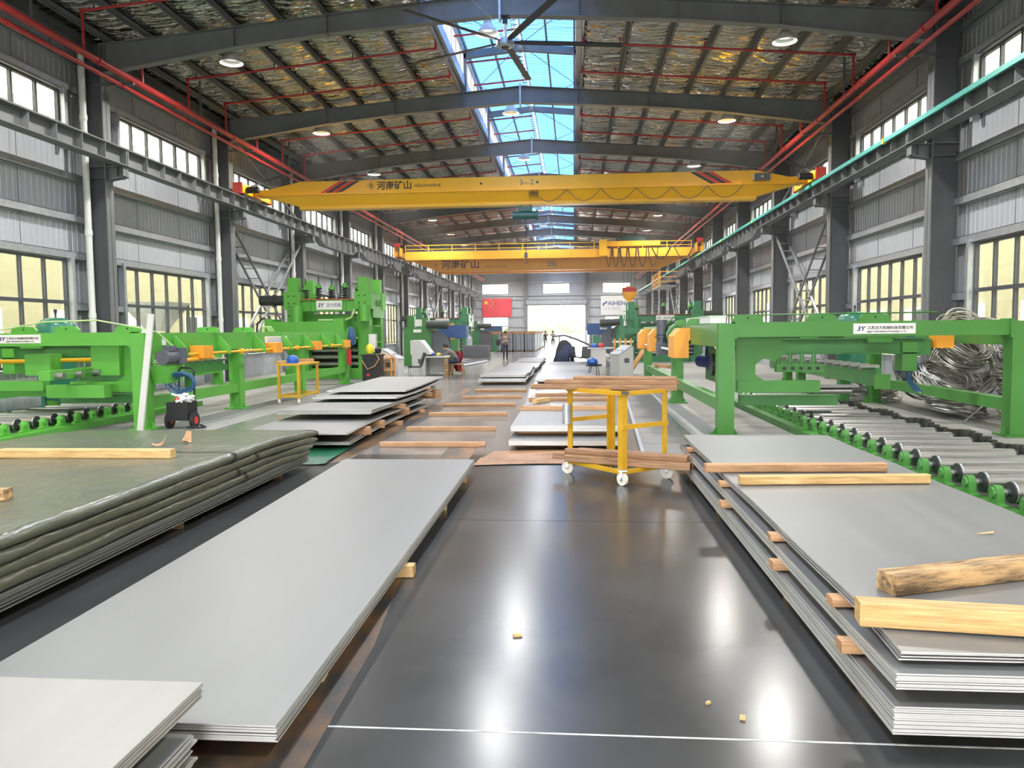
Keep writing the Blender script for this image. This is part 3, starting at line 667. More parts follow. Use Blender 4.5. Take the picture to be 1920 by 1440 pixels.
for sg, x in ((1, RL), (-1, RR)):
    b = MB(o); b.prism([(C2-2.3, 6.95), (C2+2.3, 6.95), (C2+2.3, 7.3), (C2-2.3, 7.3)], 'x', x-.2, x+.2); b.build('end_carriage', 'crane_orange', c2)
    for yy in (C2-2.0, C2+2.0): MB(o).cyl((x-.07, yy, 7.08), (x+.07, yy, 7.08), .28, 20).build('wheel', 'stripe_red', c2); 
    for yy in (C2-2.0, C2+2.0): MB(o).cyl((x-.11, yy, 7.08), (x+.11, yy, 7.08), .17, 16).build('wheel_hub', 'steel_dark', c2)
    b = MB(o); b.box(x-.24, x-.16, C2-2.4, C2-1.6, 6.98, 7.75).box(x+.16, x+.24, C2-2.4, C2-1.6, 6.98, 7.75).box(x-.24, x+.24, C2-2.4, C2-1.6, 7.55, 7.75); b.build('wheel_yoke', 'crane_orange', c2)
    MB(o).box(x-.22, x+.22, C2-2.45, C2-2.35, 7.6, 7.85).build('buffer_plate', 'stripe_red', c2)
diamond_logo(c2, -9.62, C2-1.285, 6.4, .22, 'black')
text_mesh('河南矿山', .62, 'black', 'lettering', c2, (-9.25-XC, -1.285, 6.2-6.8), RX, sx=1.1, offset=.008)
text_mesh('HENAN MINE CRANE', .16, 'steel_dark', 'lettering', c2, (-6.15-XC, -1.285, 6.2-6.8), RX)
text_mesh('35t', .52, 'steel_grey', 'lettering', c2, (-1.85-XC, -1.285, 6.22-6.8), RX, offset=.008)
tr = thing('winch_trolley', 'orange winch trolley with a green motor housing on the second crane', 'trolley', (4.2, C2, 7.45)); o2 = tr.location
MB(o2).box(2.2, 5.9, C2-1.35, C2+1.35, 7.55, 7.85).build('trolley_frame', 'crane_yellow', tr)
for x in (2.5, 5.6):
    for yy in (C2-1.0, C2+1.1): MB(o2).cyl((x, yy-.06, 7.58), (x, yy+.06, 7.58), .14, 14).build('wheel', 'steel_dark', tr)
MB(o2).prism([(2.9, 7.85), (5.1, 7.85), (4.9, 8.15), (4.0, 8.3), (3.2, 8.1)], 'y', C2-.6, C2+.6).build('winch_housing', 'hoist_green', tr)
MB(o2).box(1.75, 2.25, C2-2.1, C2-1.5, 6.8, 7.9).build('operator_post', 'crane_yellow', tr)
b = MB(o2)
for i in range(6):
    x0 = 2.2+i*.42*(1+i*.07); pts = [(x0+.36*u/10*(1+i*.15), C2-2.06, 7.3-1.25*math.sin(PI*u/10)**.6) for u in range(11)]; b.tube(pts, .03, 5)
for x0, w_ in ((5.2, 1.35), (7.0-.3, 1.35)):
    pts = [(x0+w_*u/10, C2-2.06, 7.45-.95*math.sin(PI*u/10)) for u in range(11)]; b.tube(pts, .03, 5)
b.build('festoon_cable', 'black', tr)
hk = thing('crane_hook_block', 'orange pulley block and hook hanging from the second crane', 'hook', (3.9, C2, 3.6)); o3 = hk.location
for dx in (-.45, -.15, .15, .45): MB(o3).cyl((3.9+dx, C2, 7.5), (3.9+dx*.8, C2, 4.5), .014, 5).build('wire_rope', 'steel_dark', hk)
b = MB(o3); b.lathe([(0, -.2), (.42, -.2), (.5, -.15), (.5, .15), (.42, .2), (0, .2)], (3.9, C2, 4.35), 24, 'y'); b.build('sheave_block', 'crane_orange', hk)
MB(o3).box(3.9-.48, 3.9+.48, C2-.22, C2+.22, 4.45, 4.72).build('sheave_guard', 'stripe_red', hk)
MB(o3).prism([(3.65, 4.0), (4.15, 4.0), (4.05, 3.55), (3.75, 3.55)], 'y', C2-.15, C2+.15).build('cross_head', 'crane_orange', hk)
MB(o3).tube([(3.9, C2, 3.6), (3.9, C2, 3.45), (4.12, C2, 3.3), (4.15, C2, 3.05), (3.95, C2, 2.88), (3.7, C2, 2.95), (3.62, C2, 3.15)], [.07, .08, .09, .1, .1, .08, .04], 10).build('hook', 'black', hk)
# maintenance cage beside the right runway
cg = thing('maintenance_cage', 'orange railed access platform on the right wall behind the second crane', 'platform', (7.1, 62, 4.4)); o = cg.location
MB(o).box(6.6, 7.9, 60, 66, 5.1, 5.16).build('deck', 'galvanised', cg)
for y in (60, 61.5, 63, 64.5, 66): MB(o).bar((6.6, y, 5.1), (6.6, y, 6.25), .06, .06).build('post', 'crane_orange', cg)
for z in (5.45, 5.8, 6.2): MB(o).bar((6.6, 60, z), (6.6, 66, z), .05, .05).build('rail', 'crane_orange', cg); MB(o).bar((6.6, 60, z), (7.9, 60, z), .05, .05).build('rail', 'crane_orange', cg)
for x in (6.7, 7.2): MB(o).bar((x, 66.4, 0), (x, 66.4, 6.2), .05, .05).build('ladder_stile', 'galvanised', cg)
for i in range(18): MB(o).bar((6.7, 66.4, .3+i*.32), (7.2, 66.4, .3+i*.32), .03, .03).build('rung', 'galvanised', cg)
# flag and company banner on the far wall
mat('flag_red', (.80, .035, .06), .7, var=.06, scale=1.2); mat('flag_yellow', (.9, .72, .05), .6)
YW_ = YEND-.26
fg = thing('wall_flag', 'red flag with five yellow stars hung on the far wall', 'flag', (-10.1, YW_, 4.8))
def ripple(u, v): return (-12.05+3.9*u, YW_-.03*math.sin(u*14)+.02*math.sin(v*9+u*5), 3.62+2.45*v)
MB(fg.location).grid(ripple, 20, 8).build('cloth', 'flag_red', fg)
def star(cx, cz, r, rot): return [(cx+(r if i % 2 == 0 else r*.4)*math.sin(rot+i*PI/5), cz+(r if i % 2 == 0 else r*.4)*math.cos(rot+i*PI/5)) for i in range(10)]
for cx, cz, r, rot in ((-11.5, 5.52, .34, 0), (-10.9, 5.92, .12, .4), (-10.62, 5.66, .12, .8), (-10.62, 5.32, .12, 0), (-10.9, 5.06, .12, .4)): MB(fg.location).prism(star(cx, cz, r, rot), 'y', YW_-.07, YW_-.05).build('star', 'flag_yellow', fg)
bn = thing('company_banner', 'white wall banner with blue company lettering beside the doorway', 'banner', (5.5, YW_, 4.9))
MB(bn.location).box(3.5, 7.45, YW_-.02, YW_, 3.75, 6.25).build('board', 'white_paint', bn)
mat('banner_blue', (.03, .05, .25), .6); mat('banner_grey', (.45, .46, .48), .6)
b = MB(bn.location); b.prism([(3.72, 4.95), (3.92, 4.95), (4.02, 5.2), (4.32, 5.25), (4.32, 5.55), (4.12, 5.55), (4.08, 5.4), (3.78, 5.3)], 'y', YW_-.035, YW_-.025); b.build('logo', 'banner_blue', bn)
text_mesh('AIHENG', .78, 'banner_blue', 'lettering', bn, (4.4-5.5, -.03, 5.0-4.9), RX, sx=1.02, offset=.012)
text_mesh('江苏海恒', .46, 'banner_grey', 'lettering', bn, (3.75-5.5, -.03, 4.42-4.9), RX, sx=1.25)
# trees outside the far door
mat('leaf', (.16, .25, .05), .8, var=.4, scale=1.5)
mat('bark', (.1, .08, .06), .9)
def tree(x, y, h, r, lab):
    t = thing('tree', lab, 'tree', (x, y, -.3), group='trees beyond the door')
    b = MB(); b.cyl((0, 0, 0), (0, 0, h*.45), .18, 8, .1); b.build('trunk', 'bark', t)
    b = MB(); rr = random.Random(int(x*7+y))
    for i in range(420):
        a = rr.uniform(0, 2*PI); q = rr.random()**.5*r; zz_ = h*.35+rr.random()*h*.65*(1-(q/r)**2*.6); s_ = rr.uniform(.2, .4)
        c_ = Vector((q*math.cos(a), q*math.sin(a), zz_)); u_ = Vector((rr.gauss(0, 1), rr.gauss(0, 1), rr.gauss(0, 1))).normalized(); v_ = u_.orthogonal().normalized()
        b.add([c_+u_*s_, c_+v_*s_*.6, c_-u_*s_, c_-v_*s_*.6], [(0, 1, 2, 3)])
    b.build('crown', 'leaf', t)
for i, (x, y, h, r) in enumerate(((-11.5, 150, 3.2, 2.4), (-6.2, 152, 3.8, 2.5), (-.6, 148, 4.6, 2.6), (5.0, 151, 5.2, 2.7), (10.6, 150, 4.6, 2.5))):
    tree(x, y, h, r, 'leafy green tree beyond the doorway, %s from the left' % nth(i))
# ================================================================ STEEL SHEETS, TIMBER, CART
mat('plate_steel', (.225, .224, .213), .42, .4, var=.05, scale=.9, rvar=.05, stretch=(6, .25, 1))
mat('plate_lit', (.31, .30, .265), .45, .3, var=.05, scale=.9, stretch=(5, .25, 1))  # sheet steel with the warm light from behind put into the colour
mat('plate_edge_shaded', (.25, .25, .225), .5, .3)  # darker copy of the edge steel, the tarpaulin's shadow put into the colour
mat('plate_edge', (.60, .59, .55), .45, .35, var=.12, scale=1.5)
mat('wood_pink', (.47, .24, .105), .65, var=.3, scale=3.2, stretch=(1.2, 16, 16), bump=.25, bscale=6, rgb2=(.57, .33, .165))
mat('wood_brown', (.26, .14, .07), .7, var=.35, scale=3.0, stretch=(1.2, 14, 14), bump=.3, bscale=6, rgb2=(.46, .26, .135))
mat('wood_yellow', (.60, .36, .12), .65, var=.3, scale=3, stretch=(1.2, 14, 14), bump=.25, bscale=6, rgb2=(.74, .49, .21))
mat('wood_old', (.17, .11, .06), .75, var=.3, scale=2.6, stretch=(1.5, 9, 9), bump=.4, bscale=6, rgb2=(.58, .36, .16), thresh=(.36, .6))
mat('tarp', (.10, .105, .07), .28, var=.12, scale=1.4, bump=.7, bscale=2.2, bdist=.04, bstretch=(1.6, 1.3, 2.5))
mat('kraft', (.26, .115, .04), .5, var=.25, scale=2.5, bump=.8, bscale=4, bdist=.08, rgb2=(.38, .19, .075))
mat('mat_green', (.015, .13, .06), .35, var=.25, scale=3)
mat('film_clear', (.5, .54, .58), .12, .3, var=.1, scale=4, bump=.5, bscale=5)
srnd = random.Random(11)
def sheets(name, lab, x0, x1, y0, y1, z0, n, t, zf=None, jit=.0045, gap=.0014, group='steel sheet bundles', jy=None, edge=0., seg=10, m='plate_steel', em='plate_edge'):
    """bundle of n flat steel sheets, each sheet its own part; zf(f) lifts along the length"""
    th = thing(name, lab, 'steel sheets', ((x0+x1)/2, (y0+y1)/2, z0), group=group)
    zf = zf or (lambda f: 0)
    for i in range(n):
        dx = srnd.uniform(-jit, jit); dy = srnd.uniform(-1, 1)*(jy if jy is not None else jit); z = z0+i*(t+gap)
        vs = []; S = seg
        for j in range(S+1):
            f = j/S; y = y0+(y1-y0)*f+dy; zz = z+zf(f)*(1 if i else 1)+edge*math.sin(f*23+i)*.5
            for x in (x0+dx, x1+dx):
                vs += [(x, y, zz), (x, y, zz+t)]
        fs = []
        for j in range(S):
            a = j*4; b = a+4
            fs += [(a, a+2, b+2, b), (a+1, b+1, b+3, a+3), (a, b, b+1, a+1), (a+2, a+3, b+3, b+2)]
        fs += [(0, 1, 3, 2), (S*4, S*4+2, S*4+3, S*4+1)]
        so = MB(th.location).add(vs, fs).build('steel_sheet', m, th, smooth=False)
        so.data.materials.append(MAT[em])
        for pl in so.data.polygons:
            if abs(pl.normal.z) < .5: pl.material_index = 1
    return th
def timber(lab, a, b, w=.085, h=.07, m='wood_pink', group='timber battens', notch=None, name='timber_batten', ch=.006):
    """squared timber from a to b (a, b: centre of the underside)"""
    a, b = Vector(a), Vector(b); d = b-a; L = d.length; c = (a+b)/2
    bb = MB(); bb.bar((-L/2, 0, h/2), (L/2, 0, h/2), w, h, ch=ch)
    for v in bb.v: v += Vector((srnd.uniform(-.004, .004), srnd.uniform(-.003, .003), srnd.uniform(-.002, .002) if v.z > h/2 else 0))
    o = bb.build(name, m); o.location = c; o.rotation_euler = (0, -math.asin(d.z/L), math.atan2(d.y, d.x))
    return tag(o, lab, 'timber', group)
# --- right-hand stack A
AX0, AX1 = 1.31, 3.06
for i, (y, zz) in enumerate(((3.7, 0), (5.0, 0), (7.4, 0), (9.1, 0))):
    timber('timber bearer on the floor under the right sheet stack, %s from the front' % nth(i), (AX0+.05, y, 0), (AX1-.05, y, 0), .09, .068)
sheets('steel_sheet_bundle', 'thick bottom bundle of grey steel sheets in the right foreground stack', AX0, AX1, 3.19, 9.7, .07, 14, .0072)
for i, y in enumerate((3.72, 5.0, 6.75, 9.0)):
    timber('timber spacer between the bottom and middle bundles of the right stack, %s from the front' % nth(i), (AX0-.045, y, .202), (AX1, y, .202), .10, .056, m='wood_pink')
sheets('steel_sheet_bundle', 'middle bundle of grey steel sheets in the right foreground stack', AX0+.01, AX1+.01, 3.2, 9.72, .26, 8, .0072)
for i, y in enumerate((3.98, 5.2, 7.0, 9.0)):
    timber('timber spacer under the top sheets of the right stack, %s from the front' % nth(i), (AX0-.01, y, .337), (AX1, y, .337), .10, .045, m='wood_pink')
zA = lambda f: -.035*max(0, (.1-f)/.1)**1.5+.004*math.sin(f*20)
sheets('steel_sheet_bundle', 'top loose sheets of the right foreground stack with battens lying on them', AX0+.05, AX1+.05, 3.28, 9.75, .384, 4, .0062, zA, gap=.006, jit=.012, seg=24)
timber('orange-pink batten lying farthest back on the right sheet stack', (1.21, 7.2, .43), (2.86, 7.28, .43), .095, .075, m='wood_pink')
timber('pale batten with a yellow painted end on the right sheet stack', (1.40, 6.62, .43), (3.0, 6.74, .43), .085, .075, m='wood_yellow')
timber('weathered notched beam lying askew on the right sheet stack', (1.55, 3.9, .43), (3.1, 4.48, .43), .13, .10, m='wood_old')
timber('long knotty yellow beam across the near end of the right sheet stack', (1.28, 3.53, .415), (3.2, 3.30, .415), .11, .105, m='wood_yellow')
MB().add([(.0, .0, 0), (.12, .02, .004), (.14, .05, .01), (.02, .01, .004)], [(0, 1, 2, 3)]).build('wood_shaving', 'wood_yellow', None, loc=(2.55, 5.05, .43))
tag(bpy.data.objects['wood_shaving'], 'curly pale wood shaving on the right sheet stack', 'shaving')
# --- left foreground stack B
for i, y in enumerate((3.7, 5.35, 7.4, 8.8)):
    timber('timber bearer under the wide left foreground sheets, %s from the front' % nth(i), (-2.75, y, 0), (-1.15 if i == 1 else -1.26, y, 0), .09, .088, m='wood_yellow')
sheets('steel_sheet_bundle', 'wide flat bundle of pale grey steel sheets in the left foreground', -2.80, -1.21, 2.93, 9.15, .092, 8, .0075, lambda f: .045*f*f, jit=.006)
# --- near corner stack C
for i, y in enumerate((.6, 2.2)): timber('timber bearer under the stack in the bottom left corner, %s one' % nth(i), (-3.1, y, 0), (-1.55, y, 0), .09, .06)
sheets('steel_sheet_bundle', 'lower uneven bundle of steel sheets in the bottom left corner', -3.1, -1.49, -.6, 2.78, .062, 16, .0078, jit=.016, jy=.02)
for i, y in enumerate((.4, 2.0)): timber('timber spacer inside the bottom left corner stack, %s one' % nth(i), (-3.1, y, .207), (-1.6, y, .207), .09, .08)
sheets('steel_sheet_bundle', 'upper bundle of steel sheets toned as warmly lit in the bottom left corner', -3.15, -1.5, -.6, 2.9, .288, 8, .0066, jit=.006, m='plate_lit')
# --- tarpaulin-wrapped stack D
for i, y in enumerate((4.3, 6.6, 9.0)): timber('timber bearer under the tarpaulin wrapped stack, %s from the front' % nth(i), (-6.1, y, 0), (-3.55, y, 0), .09, .075, m='wood_old')
sheets('steel_sheet_bundle', 'bare bundle of sheets with shade-toned edges at the bottom of the tarpaulin stack', -6.25, -3.47, 2.6, 9.72, .078, 12, .0078, jit=.02, em='plate_edge_shaded', gap=.0015)
def tarp_pack(lab, x0, x1, y0, y1, z0, h, droop, seed, strap_y):
    t = thing('tarpaulin_pack', lab, 'tarpaulin', ((x0+x1)/2, (y0+y1)/2, z0), group='tarpaulin wrapped packs')
    nu, nv = 44, 60; b = MB(t.location)
    # cross-section points round the pack (rounded rectangle), lofted along y
    def sec(v):
        y = y0+(y1-y0)*v; pts = []
        endk = min(1, min(v, 1-v)*26); hh = h*(.35+.65*endk**.5)
        dz = -droop*max(0, (v-.72)/.28)**2
        N = 40
        for i in range(N):
            if i < 6: a = -PI/2+PI*i/5; px = x1-hh/2+math.cos(a)*hh/2; pz = math.sin(a)*hh/2
            elif i < 20: px = x1-hh/2+(x0-x1+hh)*(i-6)/13.; pz = hh/2
            elif i < 26: a = PI/2+PI*(i-20)/5; px = x0+hh/2+math.cos(a)*hh/2; pz = math.sin(a)*hh/2
            else: px = x0+hh/2+(x1-x0-hh)*(i-26)/13.; pz = -hh/2
            nz = mn.noise(Vector((px*1.6, y*2.1, seed)))*.012+mn.noise(Vector((px*4, y*6, seed+9)))*.006
            side = 1 if i < 6 else 0
            px += side*(mn.noise(Vector((y*1.1, seed*3, 1)))*.03)
            pts.append((px, y+mn.noise(Vector((px*2, seed, 2)))*.03*(1 if endk < 1 else 0), z0+h/2+pz+dz+(nz if pz > 0 else 0)))
        return pts
    R_ = [sec(j/nv) for j in range(nv+1)]; N = 40; vs = [p for r in R_ for p in r]
    fs = [(j*N+i, j*N+(i+1) % N, (j+1)*N+(i+1) % N, (j+1)*N+i) for j in range(nv) for i in range(N)]+[tuple(range(N)), tuple(nv*N+i for i in range(N-1, -1, -1))]
    b.add(vs, fs); b.build('cover', 'tarp', t)
    s_ = MB(t.location); v = (strap_y-y0)/(y1-y0); P_ = sec(v); cx = (x0+x1)/2; cz = z0+h/2
    ring = []
    for dy in (-.02, .02): ring += [(cx+(p[0]-cx)*1.008, strap_y+dy, cz+(p[2]-cz)*1.16) for p in P_]
    s_.add(ring, [(i, (i+1) % N, N+(i+1) % N, N+i) for i in range(N)]); s_.build('strap', 'black', t)
for i, (z0, y1, sy, x1) in enumerate(((.195, 9.75, 7.75, -3.44), (.285, 9.78, 7.55, -3.43), (.378, 9.9, 7.95, -3.40), (.472, 9.95, 7.35, -3.38))):
    tarp_pack('olive tarpaulin wrapped pack, %s of the stack at left' % ('lowest', 'second lowest', 'second highest', 'topmost')[i], -6.55+.03*i, x1, 2.4, y1, z0, .1, .04+.02*i, i*5.3, sy)
timber('pale yellow batten lying across the top tarpaulin', (-5.55, 7.0, .572), (-3.83, 7.02, .572), .10, .085, m='wood_yellow')
timber('short dark-ended batten on the near part of the top tarpaulin', (-5.2, 5.16, .572), (-4.06, 5.16, .572), .09, .085, m='wood_old')
for i, (x, y) in enumerate(((-4.35, 7.75), (-4.2, 7.98))):
    b = MB(); b.grid(lambda u, v: (.16*(u-.5), .10*(v-.5)*(1-abs(u-.5)), .06*(u-.4)**2*4+.02), 6, 4)
    o = b.build('bark_scrap', 'wood_pink'); o.location = (x, y, .575); o.rotation_euler = (.2, -.3, .5+i*1.3); tag(o, ('flat' if i == 0 else 'upturned')+' curled brown scrap lying on the top tarpaulin', 'scrap')
# --- mid-left stack E
EZ = [(.075, 11.2, 17.4, 5, .008), (.26, 11.0, 17.0, 2, .009), (.37, 12.5, 18.4, 8, .008), (.50, 14.2, 19.2, 3, .008), (.565, 15.15, 19.6, 4, .007)]
EN = ['bottom', 'second lowest', 'thick middle', 'second highest', 'topmost']
for i, (z, a, b_, n, t) in enumerate(EZ):
    sheets('steel_sheet_bundle', '%s bundle of the stepped sheet stack behind the tarpaulin' % EN[i], -4.97+.02*(i % 2), -3.36+.03*(i % 2), a, b_, z, n, t, lambda f, i=i: .03*math.sin(f*PI*1.3+i)*(1 if i < 4 else .3)-(.03 if i == 1 else .0)*(1-f)**4, jit=.02, edge=.0)
for i, (y, z, h) in enumerate(((12.0, .12, .13), (12.9, .12, .13), (14.3, .0, .07), (14.6, .28, .085), (14.9, .13, .12), (17.2, .44, .06), (17.4, .285, .085), (16.5, .0, .07), (18.5, .13, .23))):
    timber('short timber block jutting from the stepped stack, %s counting back' % nth(i), (-4.7, y, z), (-3.25, y, z), .12, h, m='wood_pink')
b = MB(); b.grid(lambda u, v: (-4.35+u*1.0+(v-.5)*-.1, 9.86+1.9*v, .012+.03*max(0, u-.75)**2*6+.006*math.sin(v*9)), 10, 8); o = b.build('green_mat', 'mat_green'); tag(o, 'glossy dark green mat on the floor behind the tarpaulin stack', 'mat')
# --- battens laid on the aisle floor F
for i, (y, xa, xb) in enumerate(((11.52, -2.97, -1.35), (13.4, -2.97, -1.38), (15.8, -3.02, -1.39), (17.83, -3.06, -1.36), (19.9, -2.92, -1.34), (22.1, -2.88, -1.35))):
    timber('batten laid across the aisle floor, %s from the front' % nth(i), (xa, y, 0), (xb, y+.03, 0), .095, .075, m='wood_pink', group='floor battens')
# --- centre stack G beside the cart
for i, y in enumerate((11.8, 14.0, 16.6)): timber('timber bearer under the sheets behind the cart, %s from the front' % nth(i), (-.9, y, 0), (.65, y, 0), .09, .075)
sheets('steel_sheet_bundle', 'bottom bundle of sheets behind the yellow cart', -.96, .70, 11.15, 17.3, .08, 7, .008)
for i, y in enumerate((12.0, 14.2, 16.8)): timber('timber spacer between the sheet bundles behind the cart, %s from the front' % nth(i), (-.9, y, .148), (.65, y, .148), .09, .07)
sheets('steel_sheet_bundle', 'top bundle of bluish sheets behind the yellow cart', -.97, .72, 11.65, 17.6, .222, 9, .0085)
b = MB(); b.grid(lambda u, v: (-.94+1.64*u+.04*mn.noise(Vector((v*7, u*3, 0))), 14.05+1.5*v, .312+.01*abs(mn.noise(Vector((u*9, v*9, 3))))), 20, 14); tag(b.build('plastic_film', 'film_clear'), 'crumpled clear film on the sheets behind the cart', 'film')
for i, (y, xa, xb) in enumerate(((13.95, -1.0, .72), (15.75, -.93, .73), (16.9, -.85, .73))): timber('reddish batten on the sheets behind the cart, %s from the front' % nth(i), (xa, y, .305), (xb, y+.03, .305), .09, .08, m='wood_pink')
timber('short loose block lying askew on the sheets behind the cart', (-.78, 15.0, .33), (-.52, 15.55, .33), .09, .08, m='wood_yellow')
# --- far stacks K
for i, (xa, xb, ya, yb, z, n) in enumerate(((-3.15, -1.58, 25.0, 31, .1, 8), (-3.1, -1.6, 25.4, 31.6, .22, 7), (-3.05, -1.6, 32.2, 38.5, .1, 9), (-3.0, -1.65, 39, 46, .1, 9), (-1.28, .72, 25.1, 31.2, .1, 6), (-1.2, .7, 31.8, 38, .1, 6))):
    lab = ['lower bundle of the far left aisle stack', 'upper wavy bundle of the far left aisle stack', 'sheet bundle behind the far left aisle stack', 'most distant sheet bundle in the aisle', 'low sheet bundle seen just above the cart timbers', 'low sheet bundle far behind the cart'][i]
    sheets('steel_sheet_bundle', lab, xa, xb, ya, yb, z, n, .01, lambda f, i=i: .05*math.sin(f*9+i)*(.3+f), jit=.03, seg=16)
    for j, yy in enumerate((ya+.8, (ya+yb)/2, yb-.8)): timber('timber bearer under the %s, %s one' % (lab, nth(j)), (xa+.05, yy, z-.095 if z < .2 else z-.06), (xb-.05, yy, z-.095 if z < .2 else z-.06), .1, .08 if z < .2 else .05)
# --- kraft paper, trench covers, litter
b = MB(); b.grid(lambda u, v: (-1.25+2.3*u+.09*(v-.5)*2, 9.85+1.2*v+.16*math.sin(u*3), .012+.035*max(0, mn.noise(Vector((u*5, v*4, 2)))+.3)*math.sin(PI*min(1, v*1.1)*.95+.1)), 40, 20)
tag(b.build('kraft_paper', 'kraft'), 'crumpled sheet of brown wrapping paper on the floor beside the cart', 'paper')
for i in range(9):
    y = 10.6+i*1.22; x0 = 1.0+.042*(y-11.8); MB().add([(x0, y, .004), (x0+.74, y+.05, .004), (x0+.79, y+1.25, .004), (x0+.05, y+1.2, .004), (x0, y, .016), (x0+.74, y+.05, .016), (x0+.79, y+1.25, .016), (x0+.05, y+1.2, .016)], [(0,3,2,1),(4,5,6,7),(0,1,5,4),(1,2,6,5),(2,3,7,6),(3,0,4,7)]).build('cover_plate', 'plate_steel', floor)
MB().bar((.95, 10.6, .025), (1.38, 21.2, .025), .05, .05).build('trench_edge', 'galvanised', floor)
for i, (x, y, l_) in enumerate(((-.33, 4.3, .05), (.75, 3.42, .03), (.62, 3.55, .012))):
    o = MB().box(-l_/2, l_/2, -.012, .012, 0, .012).build('wood_chip', 'wood_yellow'); o.location = (x, y, .001); o.rotation_euler = (0, 0, .3+i); tag(o, ['pale wood chip on the open dark floor', 'small splinter near the right stack on the floor', 'tiny crumb of wood on the floor'][i], 'wood chip')
# --- yellow cart with timbers
CA = Vector((.54, 8.66, 0)); U = Vector((-.62, .74, 0)); V = Vector((.55, .46, 0))
ct = thing('steel_cart', 'yellow angle-iron cart on white castors in the aisle', 'cart', CA)
mat('cart_yellow', (.58, .32, .014), .5, var=.12, scale=5)
mat('castor_white', (.74, .71, .6), .5)
P00, P10, P01, P11 = Vector((0, 0, 0)), U, V, U+V
Z1, Z2 = .17, 1.06
for p, c_ in ((P00, P11), (P10, P01), (P01, P10), (P11, P00)):
    b = MB(); dr_ = (c_-p); du = U.normalized()*(1 if p in (P00, P01) else -1); dv = V.normalized()*(1 if p in (P00, P10) else -1)
    for d_ in (du, dv): b.bar(p+d_*.035+Vector((0, 0, Z1)), p+d_*.035+Vector((0, 0, Z2)), .07, .008, up=(d_.y, -d_.x, 0)) if False else None
    q = [p, p+du*.075, p+du*.075+dv*.008, p+du*.008+dv*.008, p+du*.008+dv*.075, p+dv*.075]
    b.prism([(v.x, v.y) for v in q], 'z', Z1-.02, Z2); b.build('post', 'cart_yellow', ct)
    w_ = MB(); ax = V.normalized() if p in (P00, P11) else (U.normalized()*.5+V.normalized()).normalized()
    c3 = p+Vector((0, 0, .075)); w_.cyl(c3-ax*.018, c3+ax*.018, .075, 20); wh = w_.build('castor', 'castor_white', ct)
    w2 = MB(); w2.cyl(c3-ax*.03, c3+ax*.03, .02, 10).bar(c3+ax*.03, c3+ax*.03+Vector((0, 0, .09)), .03, .006).bar(c3-ax*.03, c3-ax*.03+Vector((0, 0, .09)), .03, .006).cbox(c3+Vector((0, 0, .095)), (.1, .1, .012)); w2.build('fork', 'galvanised', wh)
for z in (Z1, Z2):
    for a, b_ in ((P00, P10), (P00, P01), (P10, P11), (P01, P11)):
        MB().bar(a+Vector((0, 0, z-.02)), b_+Vector((0, 0, z-.02)), .045, .045).build('frame_rail', 'cart_yellow', ct)
for a, b_ in ((P00, P01), (P10, P11)): MB().bar(a+Vector((0, 0, .66)), b_+Vector((0, 0, .66)), .04, .05).build('mid_rail', 'cart_yellow', ct)
MB().bar(P00+U*.5+Vector((0, 0, Z1-.02)), P01+U*.5+Vector((0, 0, Z1-.02)), .05, .05).build('cross_rail', 'cart_yellow', ct)
MB().bar(P00+U*.5+Vector((0, 0, Z2-.02)), P01+U*.5+Vector((0, 0, Z2-.02)), .05, .05).build('cross_rail', 'cart_yellow', ct)
MB().cyl(P10-U*.06+Vector((-.05, -.02, .62)), P10-U*.06+Vector((-.05, -.02, .86)), .05, 16).build('tape_roll', 'galvanised', ct)
MB().cbox(P00+Vector((.03, -.01, Z2-.01)), (.08, .03, .03)).build('corner_cap', 'black', ct)
def on_cart(n, lab, z, off, s0, s1, h=.06, w=.1, m='wood_pink'):
    a = CA+V*off+U*s0+Vector((0, 0, z)); b_ = CA+V*off+U*s1+Vector((0, 0, z)); timber(lab, a, b_, w, h, m=m, group='timbers on the cart')
dirT = Vector((1, -.16, 0))
for i, (x0, x1, yo, z, h) in enumerate(((-.52, 1.2, .2, 1.045, .06), (-.35, 1.22, .31, 1.045, .06), (-.35, 1.2, .22, 1.106, .055), (-.1, 1.24, .32, 1.106, .06), (.0, 1.2, .25, 1.163, .04))):
    timber('rough plank on top of the yellow cart, %s of the pile' % nth(i), (x0, 9.0+yo-.16*(x0-.5), z), (x1, 9.0+yo-.16*(x1-.5), z), .1, h, m='wood_brown', group='timbers on the cart')
for i, (x0, x1, yo, z, h) in enumerate(((-.1, 1.3, -.05, .175, .085), (-.25, 1.36, .09, .175, .085), (.0, 1.42, .23, .175, .085), (-.1, 1.28, .02, .262, .06), (.05, 1.36, .16, .262, .05))):
    timber('rough timber on the lower deck of the yellow cart, %s of the pile' % nth(i), (x0, 9.05+yo-.42*(x0-.5), z), (x1, 9.05+yo-.42*(x1-.5), z), .11, h, m='wood_brown', group='timbers on the cart')
